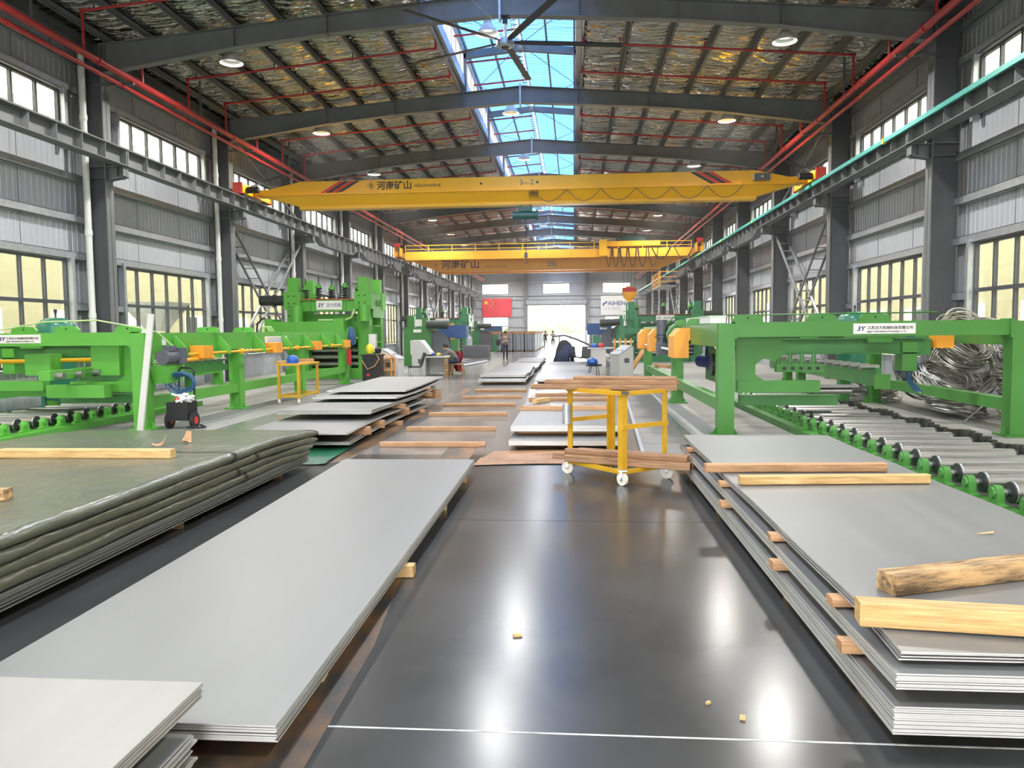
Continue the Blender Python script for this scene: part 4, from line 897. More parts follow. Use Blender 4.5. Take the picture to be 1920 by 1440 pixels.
# ================================================================ GREEN MACHINES
mat('green', (.105, .38, .05), .38, var=.07, scale=1.5)
mat('green_shaded', (.062, .225, .038), .38, var=.07, scale=1.5)  # machine green with the right line's backlit shade put into the colour
mat('green_deep', (.05, .19, .045), .4, var=.1, scale=1.5)
mat('green_far', (.045, .20, .085), .4, var=.1, scale=1.2)
mat('roller_steel', (.45, .44, .42), .285, .9, var=.15, scale=5, stretch=(.4, 1, 1))
mat('shaft_yellow', (.85, .42, .01), .4); mat('box_orange', (.82, .33, .03), .45, var=.05)
mat('motor_grey', (.10, .105, .12), .45); mat('motor_dark', (.03, .035, .03), .5)
mat('sign_white', (.78, .76, .70), .5); mat('logo_blue', (.02, .03, .14), .5)
mat('hose_blue', (.03, .10, .20), .45); mat('wire_green', (.45, .6, .25), .5)
mat('tank_green', (.03, .18, .11), .3); mat('cabinet_cream', (.58, .57, .52), .5); mat('tarp_blue', (.03, .08, .22), .6)
mat('grease', (.04, .04, .03), .35, .3)
RXm = (PI/2, 0, 0)
def sign(t, x, y, z, w, h, big=None, small=None):
    """white maker's plate on a face looking toward -Y; x, z = lower left corner (world)"""
    o = t.location
    MB(o).box(x, x+w, y-.012, y, z, z+h).build('sign_plate', 'sign_white', t)
    lx = x+w*.05
    text_mesh('3Y', h*.62, 'logo_blue', 'logo', t, Vector((lx, y-.016, z+h*.3))-o, RXm, shear=.25, offset=h*.012, sx=1.1 if small else .95)
    if big:
        n = len(big); sz = min(h*.5, (w*.74)/n*1.0)
        ws_ = .74 if small else .56; text_mesh(big, sz, 'logo_blue' if not small else 'black', 'lettering', t, Vector((x+w*(.96-ws_), y-.016, z+h*(.46 if small else .34)))-o, RXm, sx=(w*ws_)/(n*sz))
    if small:
        sz = h*.22; text_mesh(small, sz, 'black', 'lettering', t, Vector((x+w*.22, y-.016, z+h*.16))-o, RXm, sx=(w*.74)/(len(small)*sz*.5))
def lug(t, x, y, z, w=.5, axis='y', m='green'):
    pr = [(x-w/2, z), (x+w/2, z), (x+w/2, z+.05), (x+w*.4, z+.11), (x+w*.25, z+.12), (x-w*.25, z+.12), (x-w*.4, z+.11), (x-w/2, z+.05)]
    MB(t.location).prism(pr, 'y', y-.03, y+.03).build('lifting_lug', m, t)
    MB(t.location).cyl((x, y-.034, z+.07), (x, y+.034, z+.07), .018, 8).build('lug_hole', 'black', t)
def post(t, x, y, zt, s=.26, m='green', foot=True):
    b = MB(t.location); b.box(x-s/2, x+s/2, y-s/2, y+s/2, .03, zt); b.build('post', m, t)
    if foot:
        MB(t.location).box(x-s/2-.09, x+s/2+.09, y-s/2-.09, y+s/2+.09, 0, .035).build('foot_plate', m, t)
        for dx in (-1, 1):
            MB(t.location).prism([(x+dx*s/2, .03), (x+dx*(s/2+.08), .03), (x+dx*s/2, .16)], 'y', y-.012, y+.012).build('gusset', m, t)
def stacker(side, sx, Xa, yn, yf, mids, zt, lab, g='green'):
    X = lambda u: Xa+sx*u
    def bx(u0, u1, y0, y1, z0, z1, name, m=None):
        m = m or g
        return MB(t.location).box(min(X(u0), X(u1)), max(X(u0), X(u1)), y0, y1, z0, z1).build(name, m, t)
    t = thing('sheet_stacker', lab, 'machine', (X(2.3), (yn+yf)/2, 0))
    for y in [yn]+mids+[yf]:
        post(t, X(.13), y, zt-.02 if y == yn else zt-.3, m=g)
        post(t, X(4.68), y, zt-.02 if y == yn else zt-.3, m=g)
    bx(-.01, .27, yn+.0, yf+.13, zt-.4, zt-.015, 'side_beam'); bx(4.54, 4.82, yn, yf+.17, zt-.4, zt-.015, 'side_beam')
    for u0, u1 in ((.03, .23), (4.58, 4.78)): bx(u0, u1, yn, yf, .40, .60, 'lower_rail')
    bx(.26, 4.55, yn-.1, yn+.14, zt-.24, zt, 'cross_beam'); bx(.26, 4.55, yf-.1, yf+.14, zt-.24, zt, 'cross_beam')
    bx(.26, .3, yn-.14, yn+.16, zt-.27, zt+.02, 'end_plate'); bx(4.51, 4.55, yn-.16, yn+.18, zt-.28, zt+.02, 'end_plate')
    for u in (.55, 1.75, 2.6): lug(t, X(u), yn+.3, zt, m=g)
    for y in (yn+2.6, yn+4.4): lug(t, X(.13), y, zt-.015, m=g)
    # clamp carriage hanging behind the cross beam
    C = [(.38, zt-.24), (1.1, zt-.24), (1.17, 1.45), (1.17, 1.32), (1.02, 1.22), (.82, 1.25), (.7, 1.15), (.7, .98), (.85, .88), (1.05, .86), (1.05, .72), (.38, .72)]
    MB(t.location).prism([(X(u), z) for u, z in C], 'y', yn+.35, yn+.42).build('clamp_plate', g, t)
    bx(.4, 1.75, yn+.3, yn+.52, .68, .88, 'clamp_arm'); bx(1.72, 2.4, yn+.36, yn+.5, .76, .80, 'clamp_jaw', 'plate_steel')
    MB(t.location).cyl((X(1.75), yn+.45, .70), (X(2.3), yn+.45, .70), .05, 12).build('push_rod', 'roller_steel', t)
    bx(.5, 2.1, yn+.5, yn+.75, .45, .62, 'slide_base', 'green_deep')
    for y, m in ((yn+1.0, 'green_deep'), (yn+5.0, 'green_deep')):
        bx(1.0, 3.7, y-.006, y+.006, 1.32, 1.56, 'tie_beam', m); bx(1.0, 3.7, y-.1, y+.1, 1.56, 1.58, 'tie_flange', m); bx(1.0, 3.7, y-.1, y+.1, 1.30, 1.32, 'tie_flange', m)
        bx(2.7, 3.1, y-.18, y+.18, 1.50, 1.66, 'hanger_block')
    bx(3.3, 3.55, yn+.9, yn+1.2, 1.0, 1.5, 'hanger')
    # bar with square ports
    bx(1.15, 1.95, yn+.75, yn+.9, 1.0, 1.13, 'port_bar')
    for i in range(5): bx(1.25+i*.14, 1.31+i*.14, yn+.743, yn+.76, 1.04, 1.09, 'port', 'black')
    for i in range(4): MB(t.location).cyl((X(1.2+i*.2), yn+.85, 1.13), (X(1.2+i*.2), yn+.85, 1.32), .035, 8).build('rod', 'green_deep', t)
    # side table with stub rollers, running down the line
    bx(3.85, 4.05, yn+3.4, yf-1, .55, .76, 'table_beam', 'green_deep'); bx(3.8, 4.1, yn+3.38, yn+3.46, .5, .8, 'table_end')
    for y in (yn+5.6, yn+9): bx(3.84, 4.06, y, y+.22, 0, .55, 'table_leg', 'green_deep'); bx(3.76, 4.14, y-.08, y+.3, 0, .03, 'foot_plate', 'green_deep')
    bx(3.9, 4.0, yn+3.6, yf-1.2, .76, .92, 'roller_rail', 'green_deep')
    for i in range(14): MB(t.location).cyl((X(3.62), yn+3.8+i*.55, .93), (X(4.02), yn+3.8+i*.55, .93), .055, 12).build('stub_roller', 'roller_steel', t)
    # inner side arms along the line
    if sx < 0: bx(1.2, 1.42, yn-1.0, yn+3.2, .98, 1.14, 'roller_bar')
    for i in range(7 if sx < 0 else 0): MB(t.location).cyl((X(1.05), yn-.85+i*.52, 1.05), (X(1.25), yn-.85+i*.52, 1.05), .062, 14).build('stub_roller', 'roller_steel', t)
    return t, X, bx
# right-hand stacker
tR, X, bx = stacker('right', 1, 2.34, 12.85, 26.0, [18.7], 1.86, 'green gantry sheet stacker over the right-hand roller conveyor', g='green_shaded')
sign(tR, 4.46, 12.85-.1, 1.655, .96, .165, '江苏远大机械科技有限公司', 'Jiangsu Yuanda Machinery & Technology Co., Ltd.')
for i, (y, sc) in enumerate(((15.7, 1), (20.6, .8), (23.8, 1))):   # orange chain guards
    MB(tR.location).prism([(2.0, 1.18), (2.3, 1.18), (2.3, 1.52), (2.38, 1.6), (2.38, 1.78), (2.14, 1.78), (2.0, 1.62)], 'y', y-.0, y+.9*sc).build('chain_guard', 'box_orange', tR)
MB(tR.location).cyl((2.18, 16.5, 1.3), (2.18, 26, 1.3), .03, 10).build('drive_shaft', 'white_paint', tR)
MB(tR.location).cyl((2.2, 19.6, 1.25), (2.2, 19.6, 2.0), .13, 18).build('gear_motor', 'motor_grey', tR); MB(tR.location).cyl((2.2, 19.6, 1.55), (2.2, 19.6, 1.59), .17, 18).cyl((2.2, 19.6, 1.63), (2.2, 19.6, 1.66), .16, 18).build('motor_flange', 'motor_grey', tR)
MB(tR.location).box(2.08, 2.34, 19.35, 19.85, 1.12, 1.42).build('gearbox', 'motor_grey', tR)
MB(tR.location).lathe([(0, -.16), (.28, -.16), (.3, -.1), (.3, .1), (.28, .16), (0, .16)], (2.42, 17.9, 1.62), 20, 'y').build('drum', 'green_deep', tR)
MB(tR.location).cyl((2.9, 13.4, 1.42), (2.9, 18.5, 1.42), .045, 10).build('cylinder_rod', 'black', tR)
MB(tR.location).cyl((2.6, 16.2, 1.1), (3.0, 15.4, 1.05), .12, 14).build('hydraulic_motor', 'logo_blue', tR)
MB(tR.location).prism([(15.0, .72), (16.4, .72), (16.4, 1.4), (15.6, 1.45), (15.0, 1.3)], 'x', 2.75, 2.8).build('side_cheek', 'green_deep', tR)
MB(tR.location).cyl((2.70, 15.5, 1.05), (2.82, 15.5, 1.05), .22, 20).build('bearing_housing', 'grease', tR)
b = MB(tR.location); b.tube([(2.76, 16.3, 1.5), (2.72, 16.2, 1.2), (2.72, 15.9, .95), (2.8, 15.4, .85)], .02, 6); b.build('air_hose', 'hose_blue', tR)
MB(tR.location).box(6.1, 6.4, 14.4, 14.8, 1.25, 1.55).build('terminal_box', 'green_deep', tR); MB(tR.location).box(6.45, 6.75, 14.3, 14.6, 1.38, 1.62).build('orange_guard', 'box_orange', tR)
b = MB(tR.location)
for i in range(5): b.tube([(5.9+.03*i, 14.2, 1.62), (5.85+.04*i, 14.2, 1.2), (5.95+.02*i, 14.3, .8), (6.1+.03*i, 14.3, .6)], .012, 5)
b.build('air_hose', 'hose_blue', tR)
MB(tR.location).cyl((5.8, 14.4, 1.02), (6.15, 14.35, 1.08), .09, 14).build('valve_block', 'logo_blue', tR)
b = MB(tR.location); b.tube([(2.45, 20.5, 1.9), (2.6, 20.4, 2.08), (4.5, 19.8, 2.1), (8.4, 18.6, 2.1), (8.5, 18.6, 1.95)], .018, 6); b.build('cable_pipe', 'green_deep', tR)
# left-hand stacker
tL, X, bx = stacker('left', -1, -7.76, 13.5, 26.0, [17.45, 21.6], 1.8, 'bright green gantry sheet stacker over the left-hand roller conveyor')
sign(tL, -10.6, 13.4, 1.615, .85, .155, '江苏远大机械科技有限公司', 'Jiangsu Yuanda Machinery & Technology Co., Ltd.')
xf = -7.75
MB(tL.location).cyl((xf+.22, 14.1, 1.36), (xf+.22, 25.3, 1.36), .028, 10).build('drive_shaft', 'shaft_yellow', tL)
MB(tL.location).cyl((xf+.2, 14.1, 1.24), (xf+.2, 15.6, 1.27), .04, 10).build('drive_shaft', 'shaft_yellow', tL)
for y in (14.9, 18.7, 21.8, 24.7): MB(tL.location).box(xf+.05, xf+.34, y, y+.42, 1.27, 1.52).build('gear_box', 'box_orange', tL)
for y in (16.9, 20.4, 23.4): MB(tL.location).cyl((xf+.22, y, 1.36), (xf+.22, y+.12, 1.36), .06, 10).build('coupling', 'shaft_yellow', tL)
for y in (14.35, 16.2, 18.1, 19.9, 21.5, 23.1, 24.5):
    MB(tL.location).prism([(xf, 1.72), (xf+.06, 1.72), (xf+.3, 1.45), (xf+.3, 1.32), (xf+.1, 1.3), (xf, 1.4)], 'y', y, y+.03).build('shaft_bracket', 'green', tL)
MB(tL.location).cyl((xf+.25, 13.5, 1.33), (xf+.25, 13.95, 1.33), .13, 18).build('drive_motor', 'motor_grey', tL); MB(tL.location).box(xf+.12, xf+.4, 13.92, 14.12, 1.2, 1.5).build('gearbox', 'motor_grey', tL); MB(tL.location).box(xf+.2, xf+.34, 13.6, 13.85, 1.44, 1.54).build('terminal_box', 'motor_grey', tL)
MB(tL.location).prism([(13.5, 1.18), (14.2, 1.18), (14.2, 1.02), (14.05, .85), (13.6, .85)], 'x', xf, xf+.3).build('motor_bracket', 'green', tL)
MB(tL.location).box(xf, xf+.012, 13.95, 14.08, 1.55, 1.68).build('notice_label', 'sign_white', tL)
MB(tL.location).box(xf, xf+.012, 18.8, 20.3, 1.5, 1.68).build('sign_plate', 'sign_white', tL)
for z in (1.62, 1.56): MB(tL.location).box(xf+.012, xf+.016, 18.95, 20.15, z-.018, z+.018).build('lettering', 'banner_grey', tL)
MB(tL.location).cyl((-9.2, 14.1, 1.28), (-11.8, 14.1, 1.24), .04, 10).build('drive_shaft', 'shaft_yellow', tL)
MB(tL.location).box(-10.35, -9.85, 13.75, 14.1, 1.0, 1.4).build('clamp_head', 'green', tL); MB(tL.location).box(-9.0, -8.45, 13.7, 14.0, 1.0, 1.55).build('clamp_head', 'green', tL)
MB(tL.location).box(-9.55, -8.45, 13.2, 13.45, .62, .85).build('lift_arm', 'green', tL); MB(tL.location).box(-11.9, -9.2, 14.0, 14.2, .58, .74).build('lift_beam', 'green', tL); MB(tL.location).box(-12, -9.9, 13.6, 13.8, .72, .9).build('lift_beam', 'green', tL)
b = MB(tL.location); b.tube([(-11.6, 13.4, 1.84), (-10.5, 13.35, 1.86), (-9.6, 13.3, 2.0), (-8.6, 13.3, 2.02), (-7.9, 13.45, 1.88), (-7.7, 13.7, 1.8), (-7.5, 14.0, 1.48)], .014, 6); b.build('cable', 'wire_green', tL)
b = MB(tL.location)
for i in range(3): b.tube([(xf-.02, 19.2+i*.14, 1.8), (xf-.1, 19.2+i*.14, 1.93), (xf-.25, 19.2+i*.14, 1.93), (xf-.3, 19.2+i*.14, 1.8)], .014, 6)
b.build('hose_loop', 'wire_green', tL)
# ---- roller conveyors
def conveyor(lab, xa, xb, ya, yb, n, g='green'):
    t = thing('roller_conveyor', lab, 'conveyor', ((xa+xb)/2, (ya+yb)/2, 0)); o = t.location
    for x in (xa-.16, xb+.16):
        b = MB(o); b.box(x-.16, x+.16, ya, yb, 0, .1).box(x-.02, x+.16 if x > xa else x-.16, ya, yb, .1, .13) if False else b.box(x-.17, x+.17, ya, yb, 0, .11); b.build('base_channel', g, t)
    for y in (ya+.3, (ya+yb)/2, yb-.3): MB(o).box(xa-.3, xb+.3, y-.06, y+.06, 0, .08).build('cross_tie', 'green_deep', t)
    MB(o).box(xa, xb, ya, yb, .082, .095).build('shade_sheet', 'motor_dark', t)  # dark sheet added to stand in for the shade under the rollers
    rol = MB(); rol.cyl((-.16, 0, 0), (xb-xa+.16, 0, 0), .035, 10); rol.lathe([(0, xa-xa), (.095, 0), (.105, .012), (.105, xb-xa-.012), (.095, xb-xa), (0, xb-xa)], (0, 0, 0), 22, 'x'); rme = rol.mesh('roller', 'roller_steel')
    cap = MB(); cap.lathe([(0, -.05), (.035, -.05), (.035, -.02), (.1, -.015), (.1, .0), (0, .0)], (0, 0, 0), 20, 'x'); cme = cap.mesh('roller_end', 'motor_dark')
    br = MB(); br.prism([(-.13, 0), (.13, 0), (.13, .03), (.075, .045), (.068, .13), (.05, .18), (.025, .197), (-.025, .197), (-.05, .18), (-.068, .13), (-.075, .045), (-.13, .03)], 'x', -.035, .035); br.lathe([(0, -.05), (.045, -.05), (.05, -.035), (0, -.035)], (0, 0, .13), 14, 'x'); bme = br.mesh('bearing_block', g)
    for i in range(n):
        y = ya+.3+(yb-ya-.6)*i/(n-1); r = inst('roller', rme, t, Vector((xa, y, .24))-o); inst('roller_end', cme, r)
        e2 = inst('roller_end', cme, r, (xb-xa, 0, 0), (0, 0, PI))
        for x in (xa-.13, xb+.13)[:(1 if g == 'green_shaded' else 2)]: inst('bearing_block', bme, t, Vector((x, y, .11))-o, (0, 0, 0 if x < (xa+xb)/2 else PI))
    return t
conveyor('long roller conveyor with polished rollers along the right foreground', 3.97, 5.05, 4.5, 18.4, 28, 'green_shaded')
conveyor('roller conveyor partly hidden behind the tarpaulin stack at left', -10.6, -9.45, 10.6, 18.2, 16)
ch = thing('drive_chain', 'greasy black drive chain along the far side of the right rollers', 'chain', (5.3, 11, .1))
b = MB(ch.location)
for i in range(150):
    y = 6+i*.083; b.cbox((5.24+.02*math.sin(i*.9), y, .27+.03*math.sin(i*.37)), (.09 if i % 2 else .06, .09, .16 if i % 2 else .12))
b.build('chain_links', 'grease', ch)
# ---- levellers
def spring(t, x, y, z, h, r=.11):
    pts = [(x+r*math.cos(a), y+r*math.sin(a), z+h*a/(2*PI*4.5)) for a in [2*PI*4.5*i/54 for i in range(55)]]
    MB(t.location).tube(pts, .028, 6).build('spring', 'motor_dark', t)
    MB(t.location).cyl((x, y, z+h), (x, y, z+h+.08), .13, 14).cyl((x, y, z+h+.08), (x, y, z+h+.18), .07, 12).build('spring_cap', 'green', t)
    MB(t.location).cyl((x, y, z), (x, y, z+h+.45), .025, 8).build('spring_rod', 'grease', t)
def leveller(lab, x0, x1, yf, H, g='green', mot=-1, depth=2.2, springs=5, sgn=True, panel=1):
    """four-post roll leveller facing the camera, front face at y = yf"""
    t = thing('roll_leveller', lab, 'machine', ((x0+x1)/2, yf+depth/2, 0)); o = t.location; c = .46; k = H/3.8
    bx = lambda a, b, c_, d, e, f, n, m=None: MB(o).box(a, b, c_, d, e*k, f*k).build(n, m or g, t)
    for x, s in ((x0, 1), (x1, -1)):
        for y in (yf, yf+depth-c):
            xa, xb = min(x, x+s*c), max(x, x+s*c)
            bx(xa, xb, y, y+c, 0, 3.0, 'column'); bx(xa-.1, xb+.1, y-.06, y+c+.06, 2.62, 3.28, 'column_head')
            bx(xa+.03, xb-.03, y+.05, y+c-.05, 3.28, 3.82, 'jack_housing')
            for zz in (2.4, 2.72, 2.85, 3.12):
                for dx in (.09, .32): MB(o).cyl((xa+dx, y-.075, zz*k), (xa+dx, y-.055, zz*k), .03, 8).build('bolt', 'black', t) if y == yf else None
    a, b_ = x0+c, x1-c
    bx(a, b_, yf+.1, yf+.35, 2.58, 2.98, 'front_beam'); bx(a, b_, yf+.02, yf+.43, 2.96, 3.0, 'beam_flange'); bx(a, b_, yf+.02, yf+.43, 2.55, 2.59, 'beam_flange')
    bx(a, b_, yf+.0, yf+.1, 2.985, 3.01, 'red_strip', 'stripe_red')
    for i in range(1, 5): xx = a+(b_-a)*i/5; bx(xx-.012, xx+.012, yf+.03, yf+.1, 2.59, 2.96, 'stiffener')
    bx(a, b_, yf+depth-.35, yf+depth-.1, 2.58, 2.98, 'rear_beam')
    bx(a, b_, yf+.5, yf+depth-.45, 1.55, 2.45, 'upper_head'); 
    for i in range(springs): spring(t, a+.1+(b_-a-.2)*i/(springs-1), yf+.55, 3.0*k+.02*(i % 2), .38+.06*(i % 2))
    bx(x0-.5, x1-.8, yf-.95, yf-.7, 1.78, 2.15, 'gallery_beam'); bx(x0-.5, x0-.2, yf-1.0, yf-.2, 1.5, 2.25, 'gallery_end'); bx(x1-1.1, x1-.7, yf-1.0, yf, 1.2, 2.25, 'gallery_end')
    MB(o).cyl((a-.2, yf-.45, 1.62*k), (b_, yf-.45, 1.62*k), .34, 20).build('guide_drum', g, t)
    for z in (.55, .82, 1.08): MB(o).cyl((a, yf+.2, z*k), (b_, yf+.2, z*k), .1, 16).build('work_roll', 'roller_steel', t)
    bx(a, b_, yf+.55, yf+depth-.6, .0, 1.5, 'roll_housing', 'motor_dark'); bx(x0-.1, x1+.1, yf-.1, yf+depth+.1, 0, .4, 'bed')
    bx(a+.1, a+.45, yf-.3, yf+.1, 0, 1.3, 'guide_post'); bx(b_-.7, b_-.3, yf-.3, yf+.1, 0, 1.2, 'guide_post')
    xm = x0 if mot < 0 else x1
    MB(o).cyl((xm+mot*.1, yf+.3, 2.98*k), (xm+mot*1.15, yf+.3, 2.98*k), .2, 16).build('screwdown_motor', 'motor_dark', t); MB(o).cyl((xm+mot*.55, yf+.3, 2.98*k), (xm+mot*.62, yf+.3, 2.98*k), .24, 16).build('motor_flange', 'motor_dark', t)
    for dx in (.5, 3.1): MB(o).cyl((x0+dx, yf-.3, 2.15*k), (x0+dx, yf-.3, 2.75*k), .22, 18).build('jack', g, t)
    MB(o).tube([(a+1.0, yf-.72, 2.2*k), (a+2.0, yf-.72, 2.2*k), (a+2.25, yf-.7, 2.28*k), (a+2.35, yf-.6, 2.6*k)], .035, 8).build('hydraulic_pipe', 'wire_green', t)
    MB(o).tube([(x0-.9, yf-.8, 1.6*k), (x0-.85, yf-.8, 2.1*k), (x0-.6, yf-.8, 2.3*k), (x0-.4, yf-.8, 2.2*k)], .035, 8).build('hydraulic_hose', 'black', t)
    if panel:
        xs_ = x1+.02 if panel > 0 else x0-.02
        MB(o).box(min(xs_, xs_+panel*.05), max(xs_, xs_+panel*.05), yf+.35, yf+depth-.1, 2.3*k, 3.2*k).build('side_cover', 'green' if g == 'green' else 'sign_white', t)
        for dy in (.9, 1.35): 
            MB(o).box(min(xs_, xs_+panel*.08), max(xs_, xs_+panel*.08), yf+dy-.12, yf+dy+.12, 2.83*k, 2.88*k).box(min(xs_, xs_+panel*.08), max(xs_, xs_+panel*.08), yf+dy-.025, yf+dy+.025, 2.73*k, 2.98*k).build('cover_slot', 'green_deep', t)
        for i in range(5): MB(o).box(xs_-.02, xs_+.02, yf+.48+i*.28, yf+.52+i*.28, 1.35*k, 1.95*k).build('guard_bar', g, t)
        for z in (1.33, 1.95): MB(o).box(xs_-.03, xs_+.03, yf+.45, yf+1.7, z*k, (z+.06)*k).build('guard_rail', g, t)
    if sgn: sign(t, (x0+x1)/2-.45, yf+.02, 2.6*k, 1.0, .34*k, '远大机械', None)
    return t
leveller('tall bright green roll leveller with springs on top at left', -10.95, -7.75, 28.8, 3.85, 'green', -1)
leveller('more distant green roll leveller far down the left side', -11.4, -7.6, 55.0, 3.5, 'green_far', -1, springs=3)
leveller('bluish green roll leveller down the right side', 2.95, 7.0, 43.0, 3.3, 'green_far', 1, springs=3, panel=-1)
# ---- uncoiler line pieces further back
def uncoiler(lab, x, y, s, g, flip=1):
    t = thing('uncoiler', lab, 'machine', (x, y, 0)); 
    bx = lambda a, b, c_, d, e, f, n, m=g: MB().box(min(a*flip, b*flip)*s, max(a*flip, b*flip)*s, c_*s, d*s, e*s, f*s).build(n, m, t)
    bx(-1.4, 0, -.3, .9, 0, 1.9, 'gear_housing'); bx(-1.25, -.9, -.1, .4, 1.9, 2.5, 'tower'); bx(-.5, -.2, -.1, .4, 1.9, 2.4, 'tower'); bx(-.95, -.45, .0, .3, 1.95, 2.3, 'valve_box', 'sign_white')
    MB().lathe([(0, 0), (.85, 0), (.85, .06), (.45, .08), (.45, .9), (.8, .92), (.8, .98), (0, .98)], (.1*flip*s, -.2, .95*s), 28, 'y').build('reel', 'motor_grey', t)
    for i in range(4): MB().lathe([(.5, 0), (.62, .0), (.62, .12), (.5, .12)], (.1*flip*s, -.05+.2*i, .95*s), 28, 'y').build('coil_wrap', 'roller_steel', t)
    bx(.9, 1.3, -.1, .5, 0, 1.3, 'stand'); bx(.2, 1.6, .5, 1.4, 1.35, 2.0, 'motor_cover', 'tarp_blue'); bx(-.6, .3, -.5, 1.2, 0, .3, 'bed')
    MB().cyl((-.2*flip*s, -.5, 2.05*s), (.9*flip*s, -.5, 2.0*s), .2*s, 14).build('drive_motor', 'motor_dark', t)
    MB().box(-.9*s, -.5*s, -.32*s, -.3*s, 1.65*s, 1.8*s).build('maker_plate', 'sign_white', t)
uncoiler('green uncoiler with a steel reel between the two left levellers', -7.4, 40.0, 1.05, 'green_deep')
uncoiler('bluish green uncoiler beside the right leveller', 2.6, 48.5, 1.1, 'green_far', -1)
uncoiler('small green drive unit at the far left end of the machine line', -8.0, 66.0, 1.1, 'green_far')
gd = thing('guard_post', 'tall orange guard board standing by the left machines', 'guard', (-7.0, 43, 0)); MB().box(-.3, .3, -.05, .05, 0, 2.2).build('board', 'box_orange', gd); MB().box(-.36, -.3, -.07, .07, 0, 2.25).build('edge', 'sign_white', gd)
# ================================================================ SMALLER THINGS
mat('wire_steel', (.36, .35, .32), .34, .7, var=.5, scale=3)
mat('skin', (.45, .26, .18), .6); mat('hair_black', (.012, .011, .01), .6); mat('cloth_dark', (.02, .022, .03), .8); mat('cloth_grey', (.16, .15, .14), .8); mat('cloth_brown', (.18, .13, .11), .8); mat('cloth_navy', (.025, .035, .08), .8); mat('cloth_red', (.28, .012, .03), .8, var=.2)
mat('helmet_blue', (.015, .10, .40), .35); mat('helmet_red', (.45, .03, .03), .4); mat('pack_grey', (.27, .30, .34), .45, .3, var=.15, scale=1.5); mat('board_orange', (.55, .25, .05), .6, var=.15)
# wire / strip coils beside the right wall
def coil(lab, c, r, thick, tilt, n, seed, sub='cable coils'):
    rr = random.Random(seed); b = MB(); ax = Matrix.Rotation(tilt[0], 3, 'X') @ Matrix.Rotation(tilt[1], 3, 'Y')
    for i in range(int(n*.72)):
        R_ = r*rr.uniform(.68, 1.0); h = rr.uniform(-thick/2, thick/2); ph = rr.uniform(0, 6.28); e = rr.uniform(.85, 1.1); w1, w2 = rr.uniform(-.07, .07), rr.uniform(-.07, .07); cx, cy = rr.uniform(-.05, .05), rr.uniform(-.05, .05)
        pts = []
        for k in range(26):
            a = 2*PI*k/26; q = R_*(1+.05*math.sin(2*a+ph)); pts.append(ax @ Vector((q*math.cos(a)+cx, q*e*math.sin(a)+cy, h+w1*math.cos(a+ph)+w2*math.sin(2*a))))
        b.tube(pts, rr.uniform(.011, .02), 4, closed=True)
    zmin = min(v.z for v in b.v)
    o = b.build('strip_coil', 'wire_steel'); o.location = (c[0], c[1], c[2]-zmin); return tag(o, lab, 'coil', sub)
CS = [((7.45, 15.6, 0), .55, .26, (.05, .05), 34, 'flat bottom coil at the near left of the scrap heap'),
      ((8.5, 14.9, 0), .6, .28, (.08, -.04), 38, 'flat bottom coil nearest the right gantry post'),
      ((8.55, 15.2, .3), .58, .30, (-.05, .1), 38, 'flat bright coil stacked second up at the right of the heap'),
      ((8.5, 15.3, .62), .52, .26, (.12, .06), 36, 'round bright coil lying on top at the right of the heap'),
      ((7.5, 16.2, .22), .62, .34, (.5, .2), 40, 'tilted coil in the middle of the scrap heap'),
      ((8.2, 16.9, .2), .7, .34, (.9, -.3), 40, 'steeply leaning coil in the middle of the heap'),
      ((7.75, 17.6, .15), .72, .34, (1.35, .25), 40, 'upright coil standing at the left of the heap'),
      ((8.9, 16.5, .75), .42, .26, (1.3, .6), 34, 'small upright coil perched on the right of the heap'),
      ((8.0, 16.7, .85), .62, .3, (.7, .3), 40, 'loosely wound coil high in the middle of the heap'),
      ((8.95, 17.6, .5), .75, .36, (1.2, -.3), 42, 'large dark coil leaning on the right wall'),
      ((8.8, 18.2, 1.0), .6, .3, (1.0, .3), 38, 'coil near the top of the heap by the wall'),
      ((8.9, 15.9, 1.15), .5, .24, (.3, -.3), 34, 'pale coil on the very top of the heap'),
      ((7.2, 19.2, 0), .6, .2, (.06, .02), 28, 'thin flat coil on the floor behind the heap'),
      ((5.9, 20.2, 0), .75, .12, (.03, .02), 22, 'loose wide coil spread on the floor behind the conveyor')]
for i, (c, r, th, tl, n, lab) in enumerate(CS): coil(lab, c, r, th, tl, n, 40+i)
b = MB(); b.tube([(7.1, 14.6, .02), (7.6, 14.9, .3), (8.3, 15.0, .62), (8.9, 14.8, .5)], .016, 5); tag(b.build('steel_strip', 'wire_steel'), 'loose straight strip poking out of the scrap heap', 'strip')
# air receivers
def tank(lab, x, y, r, h):
    t = thing('air_tank', lab, 'tank', (x, y, 0))
    MB().lathe([(0, .25), (r*.7, .3), (r, .48), (r, h-.3), (r*.93, h-.17), (r*.7, h-.06), (r*.35, h-.01), (0, h)], (0, 0, 0), 28).build('shell', 'tank_green', t)
    for a in (0, 2.1, 4.2): MB().box(r*.8*math.cos(a)-.04, r*.8*math.cos(a)+.04, r*.8*math.sin(a)-.04, r*.8*math.sin(a)+.04, 0, .5).build('leg', 'tank_green', t)
    MB().cyl((0, 0, h-.01), (0, 0, h+.12), .02, 8).cbox((0, 0, h+.14), (.05, .05, .08)).build('relief_valve', 'motor_dark', t)
tank('green domed air tank behind the left stacker', -11.7, 16.6, .42, 2.16); tank('pale-topped air tank behind the right stacker sign', 8.5, 24.2, .5, 2.25)
# leaning plank by the left stacker
pk = MB(); pk.bar((0, 0, 0), (.14, .28, 2.12), .11, .045, ch=.004); o = pk.build('plank', 'cabinet_cream'); o.location = (-7.68, 12.98, .0); tag(o, 'whitish plank leaning upright against the left stacker post', 'plank')
